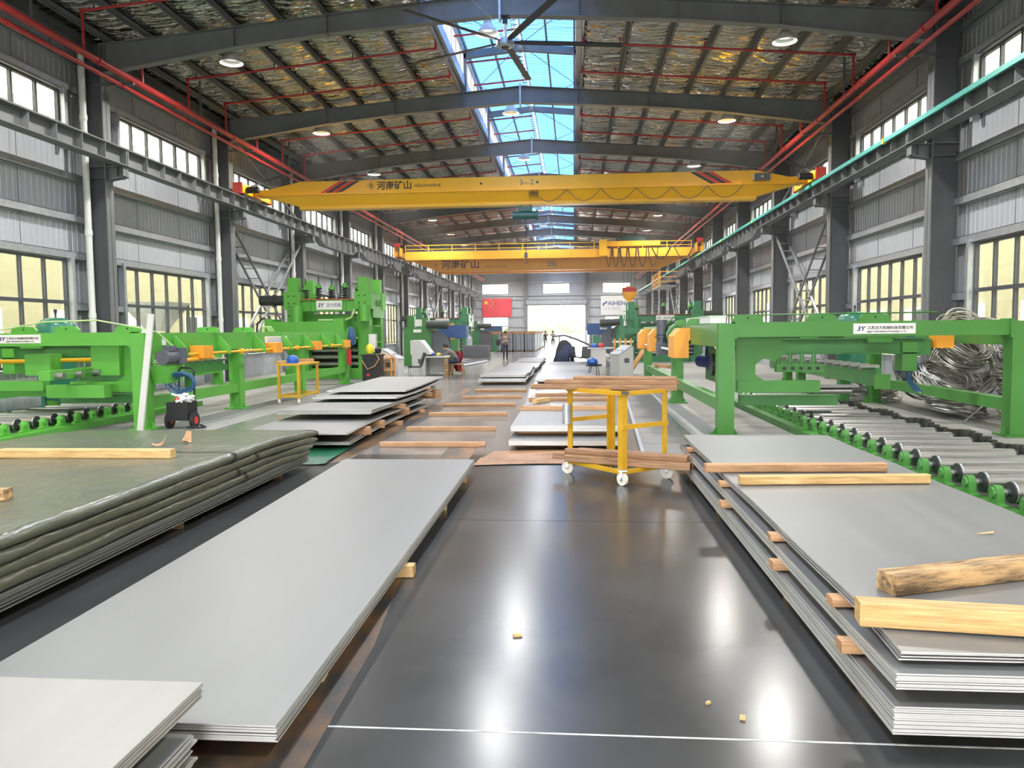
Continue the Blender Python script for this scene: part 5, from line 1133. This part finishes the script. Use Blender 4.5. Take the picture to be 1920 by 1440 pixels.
# welding trolley with blue hose
wt = thing('welding_trolley', 'black two-wheeled trolley with a blue hose beside the left stacker', 'trolley', (-7.3, 13.75, 0))
MB().box(-.2, .2, -.18, .2, .16, .5).build('body', 'black', wt)
for x in (-.24, .24):
    w_ = MB(); w_.cyl((x-.03, 0.0, .15), (x+.03, .0, .15), .15, 20); wh = w_.build('wheel', 'rubber', wt); MB().cyl((x-.035, 0, .15), (x+.035, 0, .15), .075, 14).build('wheel_hub', 'stripe_red', wh)
MB().tube([(-.15, .2, .4), (-.15, .22, 1.05), (-.1, .2, 1.12), (.1, .2, 1.12), (.15, .22, 1.05), (.15, .2, .4)], .018, 8).build('handle', 'black', wt)
MB().tube([(.2, -.2, .05), (.45, -.25, .04), (.5, -.1, .04), (.3, .1, .05)], .018, 8).build('foot_bar', 'black', wt)
b = MB()
for i in range(9): b.tube([(.03*math.cos(i)+(.2+.01*i)*math.cos(2*PI*k/16), .12-.02*i, .85+.02*math.sin(i*2)+(.13+.008*i)*math.sin(2*PI*k/16)) for k in range(16)], .014, 5, closed=True)
b.build('hose_coil', 'hose_blue', wt)
b = MB(); rr = random.Random(5)
for i in range(26): b.tube([(.1+rr.gauss(0, .06), -.1+rr.gauss(0, .05), .5+rr.random()*.12), (.12+rr.gauss(0, .07), -.15+rr.gauss(0, .05), .55+rr.random()*.12)], .022, 5)
b.build('cotton_waste', 'white_paint', wt)
MB().lathe([(0, -.05), (.05, -.03), (.06, 0), (.04, .04), (0, .05)], (.03, -.2, .55), 12).build('red_cap', 'stripe_red', wt)
# small yellow tool cart
def table_cart(lab, x, y, sx_, sy_, h):
    t = thing('tool_cart', lab, 'cart', (x, y, 0))
    for dx in (0, sx_):
        for dy in (0, sy_):
            MB().cbox((dx, dy, (h+.12)/2), (.06, .06, h-.12)).build('leg', 'cart_yellow', t); MB().cyl((dx-.02, dy, .05), (dx+.02, dy, .05), .05, 14).cbox((dx, dy, .11), (.05, .05, .03)).build('castor', 'castor_white', t)
    MB().box(-.05, sx_+.05, -.05, sy_+.05, h-.05, h).build('top', 'cart_yellow', t)
    for z in (.18,):
        MB().box(0, sx_, -.02, .02, z-.02, z+.03).box(0, sx_, sy_-.02, sy_+.02, z-.02, z+.03).box(-.02, .02, 0, sy_, z-.02, z+.03).box(sx_-.02, sx_+.02, 0, sy_, z-.02, z+.03).build('bottom_frame', 'cart_yellow', t)
table_cart('small yellow tool table on castors in front of the left stacker', -7.33, 18.6, .5, 1.4, 1.0)
def helmet(lab, x, y, z, m, s=1.):
    t = thing('hard_hat', lab, 'helmet', (x, y, z), group='hard hats')
    MB().lathe([(0, .0), (.115*s, .0), (.125*s, .04*s), (.12*s, .09*s), (.085*s, .14*s), (.04*s, .16*s), (0, .165*s)], (0, 0, 0), 20).build('shell', m, t); MB().prism([(-.13*s, -.05*s), (-.08*s, -.19*s), (.08*s, -.19*s), (.13*s, -.05*s)], 'z', .0, .012).build('brim', m, t)
helmet('blue hard hat on the yellow tool table', -7.1, 18.95, 1.0, 'helmet_blue', 1.25)
timber('short timber offcut on the yellow tool table', (-7.2, 19.3, 1.0), (-6.95, 20.0, 1.0), .12, .08, m='wood_pink'); timber('smaller timber offcut at the near edge of the tool table', (-7.4, 18.6, 1.0), (-7.2, 18.95, 1.0), .1, .07, m='wood_yellow')
# control desks
def console(lab, x, y, w, d, h0, h1, rz=0, m='cabinet_cream'):
    t = thing('control_console', lab, 'console', (x, y, 0), rz)
    MB().prism([(-d/2, 0), (d/2, 0), (d/2, h1), (d/2-.1, h1), (-d/2, h0)], 'x', -w/2, w/2).build('cabinet', m, t)
    tp = MB(); tp.add([(-w/2-.02, -d/2-.02, h0+.0), (w/2+.02, -d/2-.02, h0), (w/2+.02, d/2-.1, h1+.02), (-w/2-.02, d/2-.1, h1+.02), (-w/2-.02, -d/2-.02, h0+.03), (w/2+.02, -d/2-.02, h0+.03), (w/2+.02, d/2-.1, h1+.05), (-w/2-.02, d/2-.1, h1+.05)], [(0,3,2,1),(4,5,6,7),(0,1,5,4),(1,2,6,5),(2,3,7,6),(3,0,4,7)]); tp.build('sloping_panel', 'banner_grey', t)
    MB().box(w/2, w/2+.012, -.08, .12, h0*.62, h0*.62+.18).build('vent', 'motor_grey', t); MB().box(-w/2-.012, -w/2, -.08, .12, h0*.62, h0*.62+.18).build('vent', 'motor_grey', t)
    for i in range(4): f = (i+.5)/4; MB().cyl((-w/2+w*f, -d*.2, h0+(h1-h0)*.35+.04), (-w/2+w*f, -d*.2, h0+(h1-h0)*.35+.08), .02, 8).build('button', ('stripe_red', 'black', 'clip_yellow', 'helmet_blue')[i], t)
console('grey wedge-shaped control console beside the left leveller', -6.62, 27.6, .45, .75, .78, 1.12, 1.3)
console('cream control console standing in front of the right leveller', 1.85, 30.2, .85, .6, .8, 1.12, -1.2)
dk = thing('operator_desk', 'cream operator desk with a raised sloping panel at left', 'desk', (-5.75, 31.0, 0))
MB().box(-.75, -.2, -.5, .6, 0, .85).build('pedestal', 'cabinet_cream', dk); MB().prism([(-.8, .85), (.0, .85), (-.42, 1.42), (-.8, 1.42)], 'y', -.5, .6).build('instrument_panel', 'cabinet_cream', dk)
MB().box(-.2, .75, -.5, .6, .72, .78).build('desk_top', 'cabinet_cream', dk); MB().box(.55, .7, -.45, .5, 0, .72).build('side_panel', 'wood_old', dk); MB().box(-.2, .5, .3, .5, .1, .7).build('drawer_unit', 'cabinet_cream', dk)
MB().box(-.5, -.35, -.512, -.5, .5, .68).build('vent', 'motor_grey', dk)
b = MB(); b.add([(-.06, -.35, .93), (-.36, -.35, 1.34), (-.36, .35, 1.34), (-.06, .35, .93)], [(0, 1, 2, 3)]); 
for v in b.v: v += Vector((.012, 0, .01))
b.build('display', 'sign_white', dk)
for i, (x, y, m) in enumerate(((.1, -.2, 'tarp_blue'), (.25, .0, 'clip_yellow'), (-.05, .1, 'stripe_red'))):
    o = MB().lathe([(0, 0), (.1, 0), (.12, .05), (.07, .12), (0, .13)], (0, 0, 0), 10).build('folded_cloth', m); o.location = (-5.75+x, 31+y, .78); tag(o, '%s crumpled cloth on the operator desk' % ('blue', 'yellow', 'red')[i], 'cloth')
# chairs and stool
def office_chair(lab, x, y, rz, seatm='black'):
    t = thing('chair', lab, 'chair', (x, y, 0), rz)
    MB().grid(lambda u, v: (.46*(u-.5), .44*(v-.5), .45+.03*(2*v-1)**2), 6, 6).build('seat', seatm, t)
    MB().box(-.23, .23, -.22, .22, .41, .46).build('seat_pan', 'black', t)
    MB().prism([(.2, .46), (.25, .46), (.42, .95), (.37, .97)], 'x', -.22, .22).build('backrest', 'black', t)
    for s_ in (-1, 1):
        MB().tube([(s_*.22, -.22, 0), (s_*.22, -.2, .43)], .014, 6).build('leg', 'galvanised', t); MB().tube([(s_*.22, .3, 0), (s_*.22, .18, .43)], .014, 6).build('leg', 'galvanised', t)
    return t
office_chair('black chair with a blue jacket on its seat by the operator desk', -6.05, 28.9, -1.2, 'helmet_blue')
st = thing('wooden_stool', 'plain wooden stool under the seated worker', 'stool', (-4.72, 31.0, 0))
MB().box(-.22, .22, -.17, .17, .42, .46).build('seat', 'wood_old', st)
for x in (-1, 1):
    for y in (-1, 1): MB().bar((x*.26, y*.2, 0), (x*.18, y*.13, .43), .05, .05).build('leg', 'wood_old', st)
    MB().bar((x*.23, -.17, .25), (x*.23, .17, .25), .035, .035).build('stretcher', 'wood_old', st)
b = MB(); b.grid(lambda u, v: (.3*(u-.5)+.05*math.sin(v*7), .12+.12*math.sin(u*9)+.05*v, .95-.85*v+.03*math.sin(u*14)), 14, 12)
o = b.build('red_coat', 'cloth_red'); o.location = (-4.75, 31.3, 0); tag(o, 'dark red coat hanging from the chair back beside the stool', 'coat')
# welding set with mask near the left leveller
ws = thing('welding_set', 'black welding cabinet with hoses and a mask on top, left of the wedge console', 'welder', (-6.95, 26.2, 0))
MB().box(-.3, .3, -.3, .3, .1, .95).build('cabinet', 'black', ws); MB().box(-.34, .34, -.34, .34, .95, 1.0).build('lid', 'black', ws)
for x in (-.25, .25):
    for y in (-.25, .25): MB().cyl((x-.03, y, .06), (x+.03, y, .06), .06, 12).build('castor', 'rubber', ws)
MB().tube([(-.3, -.32, .8), (-.1, -.38, .5), (.15, -.38, .6), (.3, -.33, .85), (.2, -.32, 1.02)], .022, 6).build('cable', 'wood_pink', ws); MB().cyl((-.1, -.31, .3), (-.1, -.3, .3), .05, 12).build('dial', 'stripe_red', ws)
b = MB(); b.lathe([(.0, -.14), (.11, -.12), (.14, 0), (.13, .12), (.06, .2), (0, .22)], (-.1, 0, 1.15), 16); b.build('mask', 'clip_yellow', ws); MB().lathe([(0, -.1), (.1, -.08), (.12, .06), (0, .16)], (.16, .1, 1.12), 14).build('bag', 'black', ws)
sh = thing('tool_shelf', 'low orange tool shelf behind the welding cabinet', 'shelf', (-6.75, 27.1, 0))
for z in (.4, .85): MB().box(-.3, .3, -.25, .25, z-.02, z).build('shelf_board', 'box_orange', sh)
for x in (-.28, .28):
    for y in (-.23, .23): MB().box(x-.02, x+.02, y-.02, y+.02, 0, .9).build('upright', 'box_orange', sh)
pn = thing('pendant_control', 'orange pendant switch box hanging by the left leveller', 'switch', (-7.69, 25.85, .95)); MB().box(-.06, .06, -.05, .05, -.3, .25).build('case', 'stripe_red', pn); MB().cyl((0, 0, .25), (0, 0, .75), .012, 6).build('cable', 'black', pn)
def draped(w, d, h, seed=0, name='jacket', m='cloth_dark'):
    b = MB(); N = 22; V = 10; vs = []
    for j in range(V+1):
        f = j/V; rr_ = .25+.75*min(1, f*2.2)**.6
        for i in range(N):
            a = 2*PI*i/N; k = 1+.22*math.sin(a*5+seed)*f+.12*math.sin(a*9+seed*2+f*4)+.25*math.sin(a+f*3+seed)*f
            vs.append((w/2*rr_*k*math.cos(a), d/2*rr_*k*math.sin(a), h*(1-f)+.05*math.sin(a*3+seed)*f))
    b.add(vs, [(j*N+i, j*N+(i+1) % N, (j+1)*N+(i+1) % N, (j+1)*N+i) for j in range(V) for i in range(N)]+[tuple(range(N))]); return b.build(name, m)
o = draped(.26, .22, .62, 1, 'work_jacket', 'tarp_blue'); o.location = (-7.68, 26.1, 1.35); tag(o, 'blue work jacket hanging on the end of the left stacker', 'jacket')
cb = thing('switch_cabinet', 'narrow white switch cabinet on the front leg of the left leveller', 'cabinet', (-7.6, 28.7, 1.0)); MB().box(-.14, .14, -.1, .1, 0, .7).build('case', 'cabinet_cream', cb); MB().box(-.12, .12, -.112, -.1, .03, .67).build('door', 'sign_white', cb)
# right side small things
rk = thing('timber_rack', 'small brown slatted rack behind the cream console', 'rack', (2.35, 37.2, 0))
for i in range(4): MB().bar((-.4+i*.26, 0, .0), (-.4+i*.26, .15, 1.35), .1, .05).build('slat', 'board_orange', rk)
for z in (.35, 1.2): MB().bar((-.5, .12*z, z), (.5, .12*z, z), .05, .08).build('cross_bar', 'sign_white', rk)
b = MB(); b.bar((0, 0, 0), (.62, .3, .95), .32, .05); o = b.build('board', 'board_orange'); o.location = (2.15, 30.6, 0.02); tag(o, 'orange-brown board leaning beside the cream console', 'board')
timber('pale timber lying on the lower rail of the right stacker', (2.5, 24.0, .61), (2.95, 22.6, .61), .14, .1, m='wood_pink')
tbx = thing('cable_tray', 'white cable tray box on top of the right stacker side beam', 'tray', (2.6, 16, 1.86)); MB().box(-.14, .14, -1.8, 1.2, 0, .12).build('tray', 'white_paint', tbx); MB().box(-.15, .15, -1.82, 1.22, .12, .135).build('tray_lid', 'sign_white', tbx)
d2 = thing('work_desk', 'cream work desk with helmets in front of the right uncoiler', 'desk', (1.2, 38.0, 0))
MB().box(-.55, .75, -.35, .35, .86, .92).build('desk_top', 'galvanised', d2); MB().box(-.45, .35, -.3, .3, 0, .86).build('pedestal', 'cabinet_cream', d2); MB().box(.6, .68, -.3, .3, 0, .86).build('leg', 'motor_grey', d2)
helmet('blue hard hat on the work desk at right', 1.0, 37.85, .92, 'helmet_blue', 1.3); helmet('red hard hat on the work desk at right', 1.32, 37.85, .92, 'helmet_red', 1.3)
rs = thing('round_stool', 'low dark round stool carrying a blue bundle', 'stool', (.75, 29.5, 0)); MB().lathe([(0, .4), (.3, .4), (.32, .43), (.3, .46), (0, .46)], (0, 0, 0), 20).build('seat', 'black', rs)
for a in (.5, 2.1, 3.7, 5.2): MB().tube([(.26*math.cos(a), .26*math.sin(a), 0), (.18*math.cos(a), .18*math.sin(a), .4)], .014, 6).build('leg', 'black', rs)
o = MB().lathe([(0, 0), (.18, 0), (.22, .08), (.17, .2), (.06, .26), (0, .26)], (0, 0, 0), 16).build('blue_bundle', 'helmet_blue'); o.location = (.7, 29.5, .46); tag(o, 'blue cloth bundle on the round stool', 'bundle')
office_chair('black folding chair with a dark jacket, left of the work desk', -.05, 38.5, .3); office_chair('second black folding chair nearer the work desk', .5, 37.4, -.3)
for i, (x, y, z, s_) in enumerate(((-.35, 39.2, .75, 1.0), (-.2, 38.8, .55, .8))):
    o = draped(.95*s_, .6*s_, 1.25*s_, i*2+1, 'draped_jacket', 'cloth_navy' if i else 'cloth_dark'); o.location = (x-.15, y, .03); tag(o, ('tall dark' if i == 0 else 'lower navy')+' jacket draped over a stand beside the folding chairs', 'jacket')
jr = thing('bent_rail', 'curved grey rail on posts behind the folding chairs', 'rail', (.1, 42, 0)); MB().tube([(-1.3, 0, 1.45), (-.6, 0, 1.5), (.0, 0, 1.3), (.9, 0, .9), (1.4, 0, .8)], .06, 8).build('rail', 'motor_grey', jr); MB().bar((-.9, 0, 0), (-.9, 0, 1.45), .08, .08).build('post', 'motor_grey', jr); MB().bar((.9, 0, 0), (.9, 0, .9), .08, .08).build('post', 'motor_grey', jr)
d3 = thing('drawer_cabinet', 'grey drawer cabinet on the far left aisle edge', 'cabinet', (-6.35, 50.2, 0)); MB().box(-.85, .85, -.4, .4, 0, .85).build('carcass', 'cloth_grey', d3)
for i in range(3): MB().box(-.8+i*.54, -.3+i*.54, -.42, -.4, .1, .75).build('drawer_front', 'motor_grey', d3)
MB().lathe([(0, 0), (.2, 0), (.2, .5), (.08, .6), (.08, .72), (0, .72)], (-.5, 0, .85), 16).build('water_jug', 'film_clear', d3)
for i, (x0, y0_, x1, y1_) in enumerate(((-6.6, 36, -5.2, 47), (-6.2, 35, -5.0, 44), (-5.9, 38, -5.4, 46))):
    tag(MB().tube([(x0, y0_, .06), ((x0+x1)/2+.2, (y0_+y1_)/2, .06), (x1, y1_, .06)], .05, 8).build('floor_pipe', 'white_paint' if i == 1 else 'motor_grey'), ('dark pipe', 'white pipe', 'short dark pipe')[i]+' lying on the floor beside the left uncoiler', 'pipe')
# wrapped sheet packs standing by the far door
pp = None; n = 0
for side, xs_, ys_ in (('left', [-11.6+i*.98 for i in range(9)], [68, 73, 78, 83, 88]), ('right', [1.9+i*.98 for i in range(5)], [76, 82, 88])):
    for j, y in enumerate(ys_):
        for i, x in enumerate(xs_):
            if j and i < len(xs_)-2 and side == 'left': continue
            if j and i > 1 and side == 'right': continue
            lab = 'upright grey wrapped pack left of the door, %s across in the %s row' % (nth(i), nth(j)) if side == 'left' else 'upright grey wrapped pack right of the door, %s across in the %s row' % (nth(i), nth(j))
            if pp is None:
                pp = thing('wrapped_pack', lab, 'pack', (x, y, 0), group='wrapped packs at the far door')
                MB().box(-.44, .44, -2, 2, .1, 1.55).build('body', 'pack_grey', pp); MB().box(-.46, .46, -2.03, 2.03, 1.5, 1.75).build('wooden_cap', 'wood_pink', pp); MB().box(-.4, .4, -1.9, 1.9, 0, .1).build('skid', 'wood_old', pp)
                for dx in (-.25, .2): MB().box(dx-.02, dx+.02, -2.01, 2.01, .1, 1.5).build('strap', 'black', pp)
            else: dup(pp, (x, y, 0), lab)
# hopper outside the left window
hp = thing('hopper', 'grey steel hopper standing outside the left window', 'hopper', (-17.5, 31.2, -.31)); MB().add([(-1, -1, 3.4), (1, -1, 3.4), (1, 1, 3.4), (-1, 1, 3.4), (-.3, -.3, 2.2), (.3, -.3, 2.2), (.3, .3, 2.2), (-.3, .3, 2.2)], [(0, 1, 5, 4), (1, 2, 6, 5), (2, 3, 7, 6), (3, 0, 4, 7)]).build('bin', 'galvanised', hp)
for x in (-.9, .9):
    for y in (-.9, .9): MB().bar((x, y, 0), (x, y, 3.4), .1, .1).build('leg', 'steel_grey', hp)
# ================================================================ PEOPLE
def person(lab, loc, rz, J, mats, hair=True, scale=1.):
    """J: dict joint -> (x, y, z) facing -Y; one skinned body mesh, hair as child"""
    names = list(J); idx = {n_: i for i, n_ in enumerate(names)}
    rad = dict(pelvis=.135, waist=.125, chest=.15, neck=.055, head0=.085, head1=.10, head2=.085)
    E_ = [('pelvis', 'waist'), ('waist', 'chest'), ('chest', 'neck'), ('neck', 'head0'), ('head0', 'head1'), ('head1', 'head2')]
    for s_ in 'LR':
        E_ += [('chest', 'sh'+s_), ('sh'+s_, 'el'+s_), ('el'+s_, 'wr'+s_), ('wr'+s_, 'pa'+s_), ('pelvis', 'hi'+s_), ('hi'+s_, 'kn'+s_), ('kn'+s_, 'an'+s_), ('an'+s_, 'to'+s_)]
        rad.update({'sh'+s_: .075, 'el'+s_: .047, 'wr'+s_: .033, 'pa'+s_: .036, 'hi'+s_: .105, 'kn'+s_: .062, 'an'+s_: .045, 'to'+s_: .04})
    vs = [Vector(J[n_]) for n_ in names]; ed = [(idx[a], idx[b]) for a, b in E_]; R_ = [rad[n_] for n_ in names]
    for s_ in 'LR':     # five fingers from the palm
        p = Vector(J['pa'+s_]); d = (p-Vector(J['wr'+s_])).normalized(); sd = d.orthogonal().normalized()
        for k in range(5):
            off = sd*(.026*(k-1.5)) if k < 4 else sd*-.055
            L1 = (.05, .058, .053, .04, .03)[k]; b0 = len(vs)
            st_ = p+d*(.02 if k < 4 else -.02)+off; vs += [st_+d*L1+(0 if k < 4 else 1)*sd*-.01, st_+d*L1*1.7+d.cross(sd)*.02]; R_ += [.0095, .008]; ed += [(idx['pa'+s_], b0), (b0, b0+1)]
    me = bpy.data.meshes.new('person_skeleton'); me.from_pydata([tuple(v*scale) for v in vs], ed, [])
    o = bpy.data.objects.new('tmp', me); COL.objects.link(o)
    o.modifiers.new('skin', 'SKIN'); s2 = o.modifiers.new('sub', 'SUBSURF'); s2.levels = 2; s2.render_levels = 2
    for i, sv in enumerate(me.skin_vertices[0].data): sv.radius = (R_[i]*scale,)*2; sv.use_root = (names[i] == 'pelvis') if i < len(names) else False
    bpy.context.view_layer.update()
    bm_ = bpy.data.meshes.new_from_object(o.evaluated_get(bpy.context.evaluated_depsgraph_get())); bpy.data.objects.remove(o)
    shirt, trousers, shoes = mats
    for m in ('skin', shirt, trousers, shoes): bm_.materials.append(MAT[m])
    keys = {n_: Vector(J[n_])*scale for n_ in names}
    seg = [(keys[a], keys[b], a, b) for a, b in E_]
    for f in bm_.polygons:
        c = f.center; best = None
        for a, b, na, nb in seg:
            d = b-a; t_ = max(0, min(1, (c-a).dot(d)/d.length_squared)); dist = (c-(a+d*t_)).length
            if best is None or dist < best[0]: best = (dist, na, nb)
        nb = best[2]
        f.material_index = 0 if nb in ('neck', 'head0', 'head1', 'head2', 'paL', 'paR') else 2 if nb[:2] in ('hi', 'kn', 'an') else 3 if nb[:2] == 'to' else 1
        f.use_smooth = True
    t = thing('person', lab, 'person', loc, rz, group='people in the hall'); b_ = bpy.data.objects.new('body', bm_); COL.objects.link(b_); b_.parent = t
    h = Vector(J['head1'])*scale; up = (Vector(J['head2'])-Vector(J['head0'])).normalized()
    if hair:
        hb = MB(); hb.lathe([(0, .145), (.05, .14), (.09, .11), (.108, .06), (.112, .0), (.09, -.03), (0, -.03)], (0, 0, 0), 16); hm = hb.build('hair', 'hair_black', t); hm.location = h+Vector((0, .018, .03)); hm.scale = (scale*.95, scale*1.05, scale)
    f_ = MB(); f_.lathe([(0, -.025), (.016, -.02), (.012, .02), (0, .03)], (0, 0, 0), 8); nz = f_.build('nose', 'skin', t); nz.location = h+Vector((0, -.103*scale, -.01))
    for s_ in (-1, 1):
        ey = MB().lathe([(0, -.008), (.012, 0), (0, .008)], (0, 0, 0), 8).build('eye', 'hair_black', t); ey.location = h+Vector((s_*.036, -.092, .02))*scale
        er = MB().lathe([(0, -.03), (.014, -.02), (.016, .02), (0, .03)], (0, 0, 0), 8).build('ear', 'skin', t); er.location = h+Vector((s_*.102, .01, .0))*scale
    mo = MB().box(-.025, .025, -.004, .004, -.004, .004).build('mouth', 'cloth_brown', t); mo.location = h+Vector((0, -.094, -.05))*scale
    return t
def standing(stride=.0, armL=None, armR=None, lean=0):
    J = dict(pelvis=(0, 0, .93), waist=(0, 0, 1.08), chest=(0, -.02-lean*.5, 1.30), neck=(0, -.01-lean, 1.47), head0=(0, -.03-lean, 1.54), head1=(0, -.035-lean, 1.61), head2=(0, -.03-lean, 1.66))
    for s_, sg in (('L', -1), ('R', 1)):
        J['sh'+s_] = (sg*.19, -lean*.7, 1.39); J['hi'+s_] = (sg*.095, 0, .88)
        J['kn'+s_] = (sg*.1, -.03+sg*stride*.6, .49); J['an'+s_] = (sg*.1, .02+sg*stride, .09); J['to'+s_] = (sg*.11, -.14+sg*stride, .04)
        J['el'+s_] = (sg*.25, .05-sg*stride*.4, 1.11); J['wr'+s_] = (sg*.24, -.08-sg*stride*.7, .88); J['pa'+s_] = (sg*.235, -.11-sg*stride*.8, .80)
    for s_, a in (('L', armL), ('R', armR)):
        if a: J['el'+s_], J['wr'+s_], J['pa'+s_] = a
    return J
P1 = standing(.16, ((-.32, .02, 1.14), (-.2, -.2, 1.12), (-.12, -.26, 1.13)), ((.3, .03, 1.13), (.13, -.2, 1.16), (.05, -.25, 1.17)))
person('worker in a brownish shirt and dark trousers walking down the left of the aisle', (-4.1, 46, 0), .1, P1, ('cloth_brown', 'cloth_dark', 'black'))
jk = MB(); jk.lathe([(0, -.22), (.1, -.2), (.14, -.05), (.12, .12), (0, .16)], (0, 0, 0), 12); o = jk.build('carried_jacket', 'cloth_dark'); o.location = (-4.52, 45.85, 1.12); tag(o, 'dark jacket held on the arm of the walking worker', 'jacket')
P2 = standing(.02, ((-.34, .02, 1.14), (-.15, -.14, 1.05), (-.08, -.18, 1.05)), ((.34, .02, 1.14), (.15, -.14, 1.05), (.08, -.18, 1.05)))
person('distant person in dark clothes at the right of the bright doorway', (-1.98, 73.2, 0), .2, P2, ('cloth_grey', 'cloth_dark', 'black'))
person('most distant person, standing at the left of the bright doorway', (-2.92, 80, 0), -.3, standing(.05, None, ((.34, .02, 1.14), (.2, -.1, 1.35), (.15, -.12, 1.42))), ('cloth_dark', 'cloth_grey', 'black'))
PS = dict(pelvis=(0, 0, .60), waist=(0, -.08, .74), chest=(0, -.26, .92), neck=(0, -.4, 1.03), head0=(0, -.46, 1.07), head1=(0, -.50, 1.11), head2=(0, -.52, 1.15))
for s_, sg in (('L', -1), ('R', 1)):
    PS['sh'+s_] = (sg*.19, -.3, .98); PS['el'+s_] = (sg*.25, -.48, .83); PS['wr'+s_] = (sg*.12, -.66, .82); PS['pa'+s_] = (sg*.06, -.73, .82)
    PS['hi'+s_] = (sg*.1, -.02, .57); PS['kn'+s_] = (sg*.13, -.42, .52); PS['an'+s_] = (sg*.12, -.4, .1); PS['to'+s_] = (sg*.13, -.55, .04)
person('seated worker in a grey shirt bending over the operator desk', (-4.72, 31.0, 0), -PI/2, PS, ('cloth_grey', 'cloth_navy', 'black'))
flush_texts()
# ================================================================ scattering volume added to imitate door glare in the depth of the hall
hz = MB().box(XC-10.5, XC+10.5, 24, YEND-.9, .7, 9.0).build('glare_volume', 'steel_grey'); tag(hz, 'thin scattering volume added as glare in the depth of the hall', 'glare_volume', kind='stuff')
hm = bpy.data.materials.new('glare_volume'); hm.use_nodes = True; n_ = hm.node_tree.nodes; n_.remove(n_['Principled BSDF'])
vs_ = n_.new('ShaderNodeVolumeScatter'); vs_.inputs['Density'].default_value = GLARE_DENSITY; vs_.inputs['Anisotropy'].default_value = .55; vs_.inputs['Color'].default_value = (1, 1, 1, 1)
hm.node_tree.links.new(vs_.outputs[0], n_['Material Output'].inputs['Volume']); hz.data.materials.clear(); hz.data.materials.append(hm)
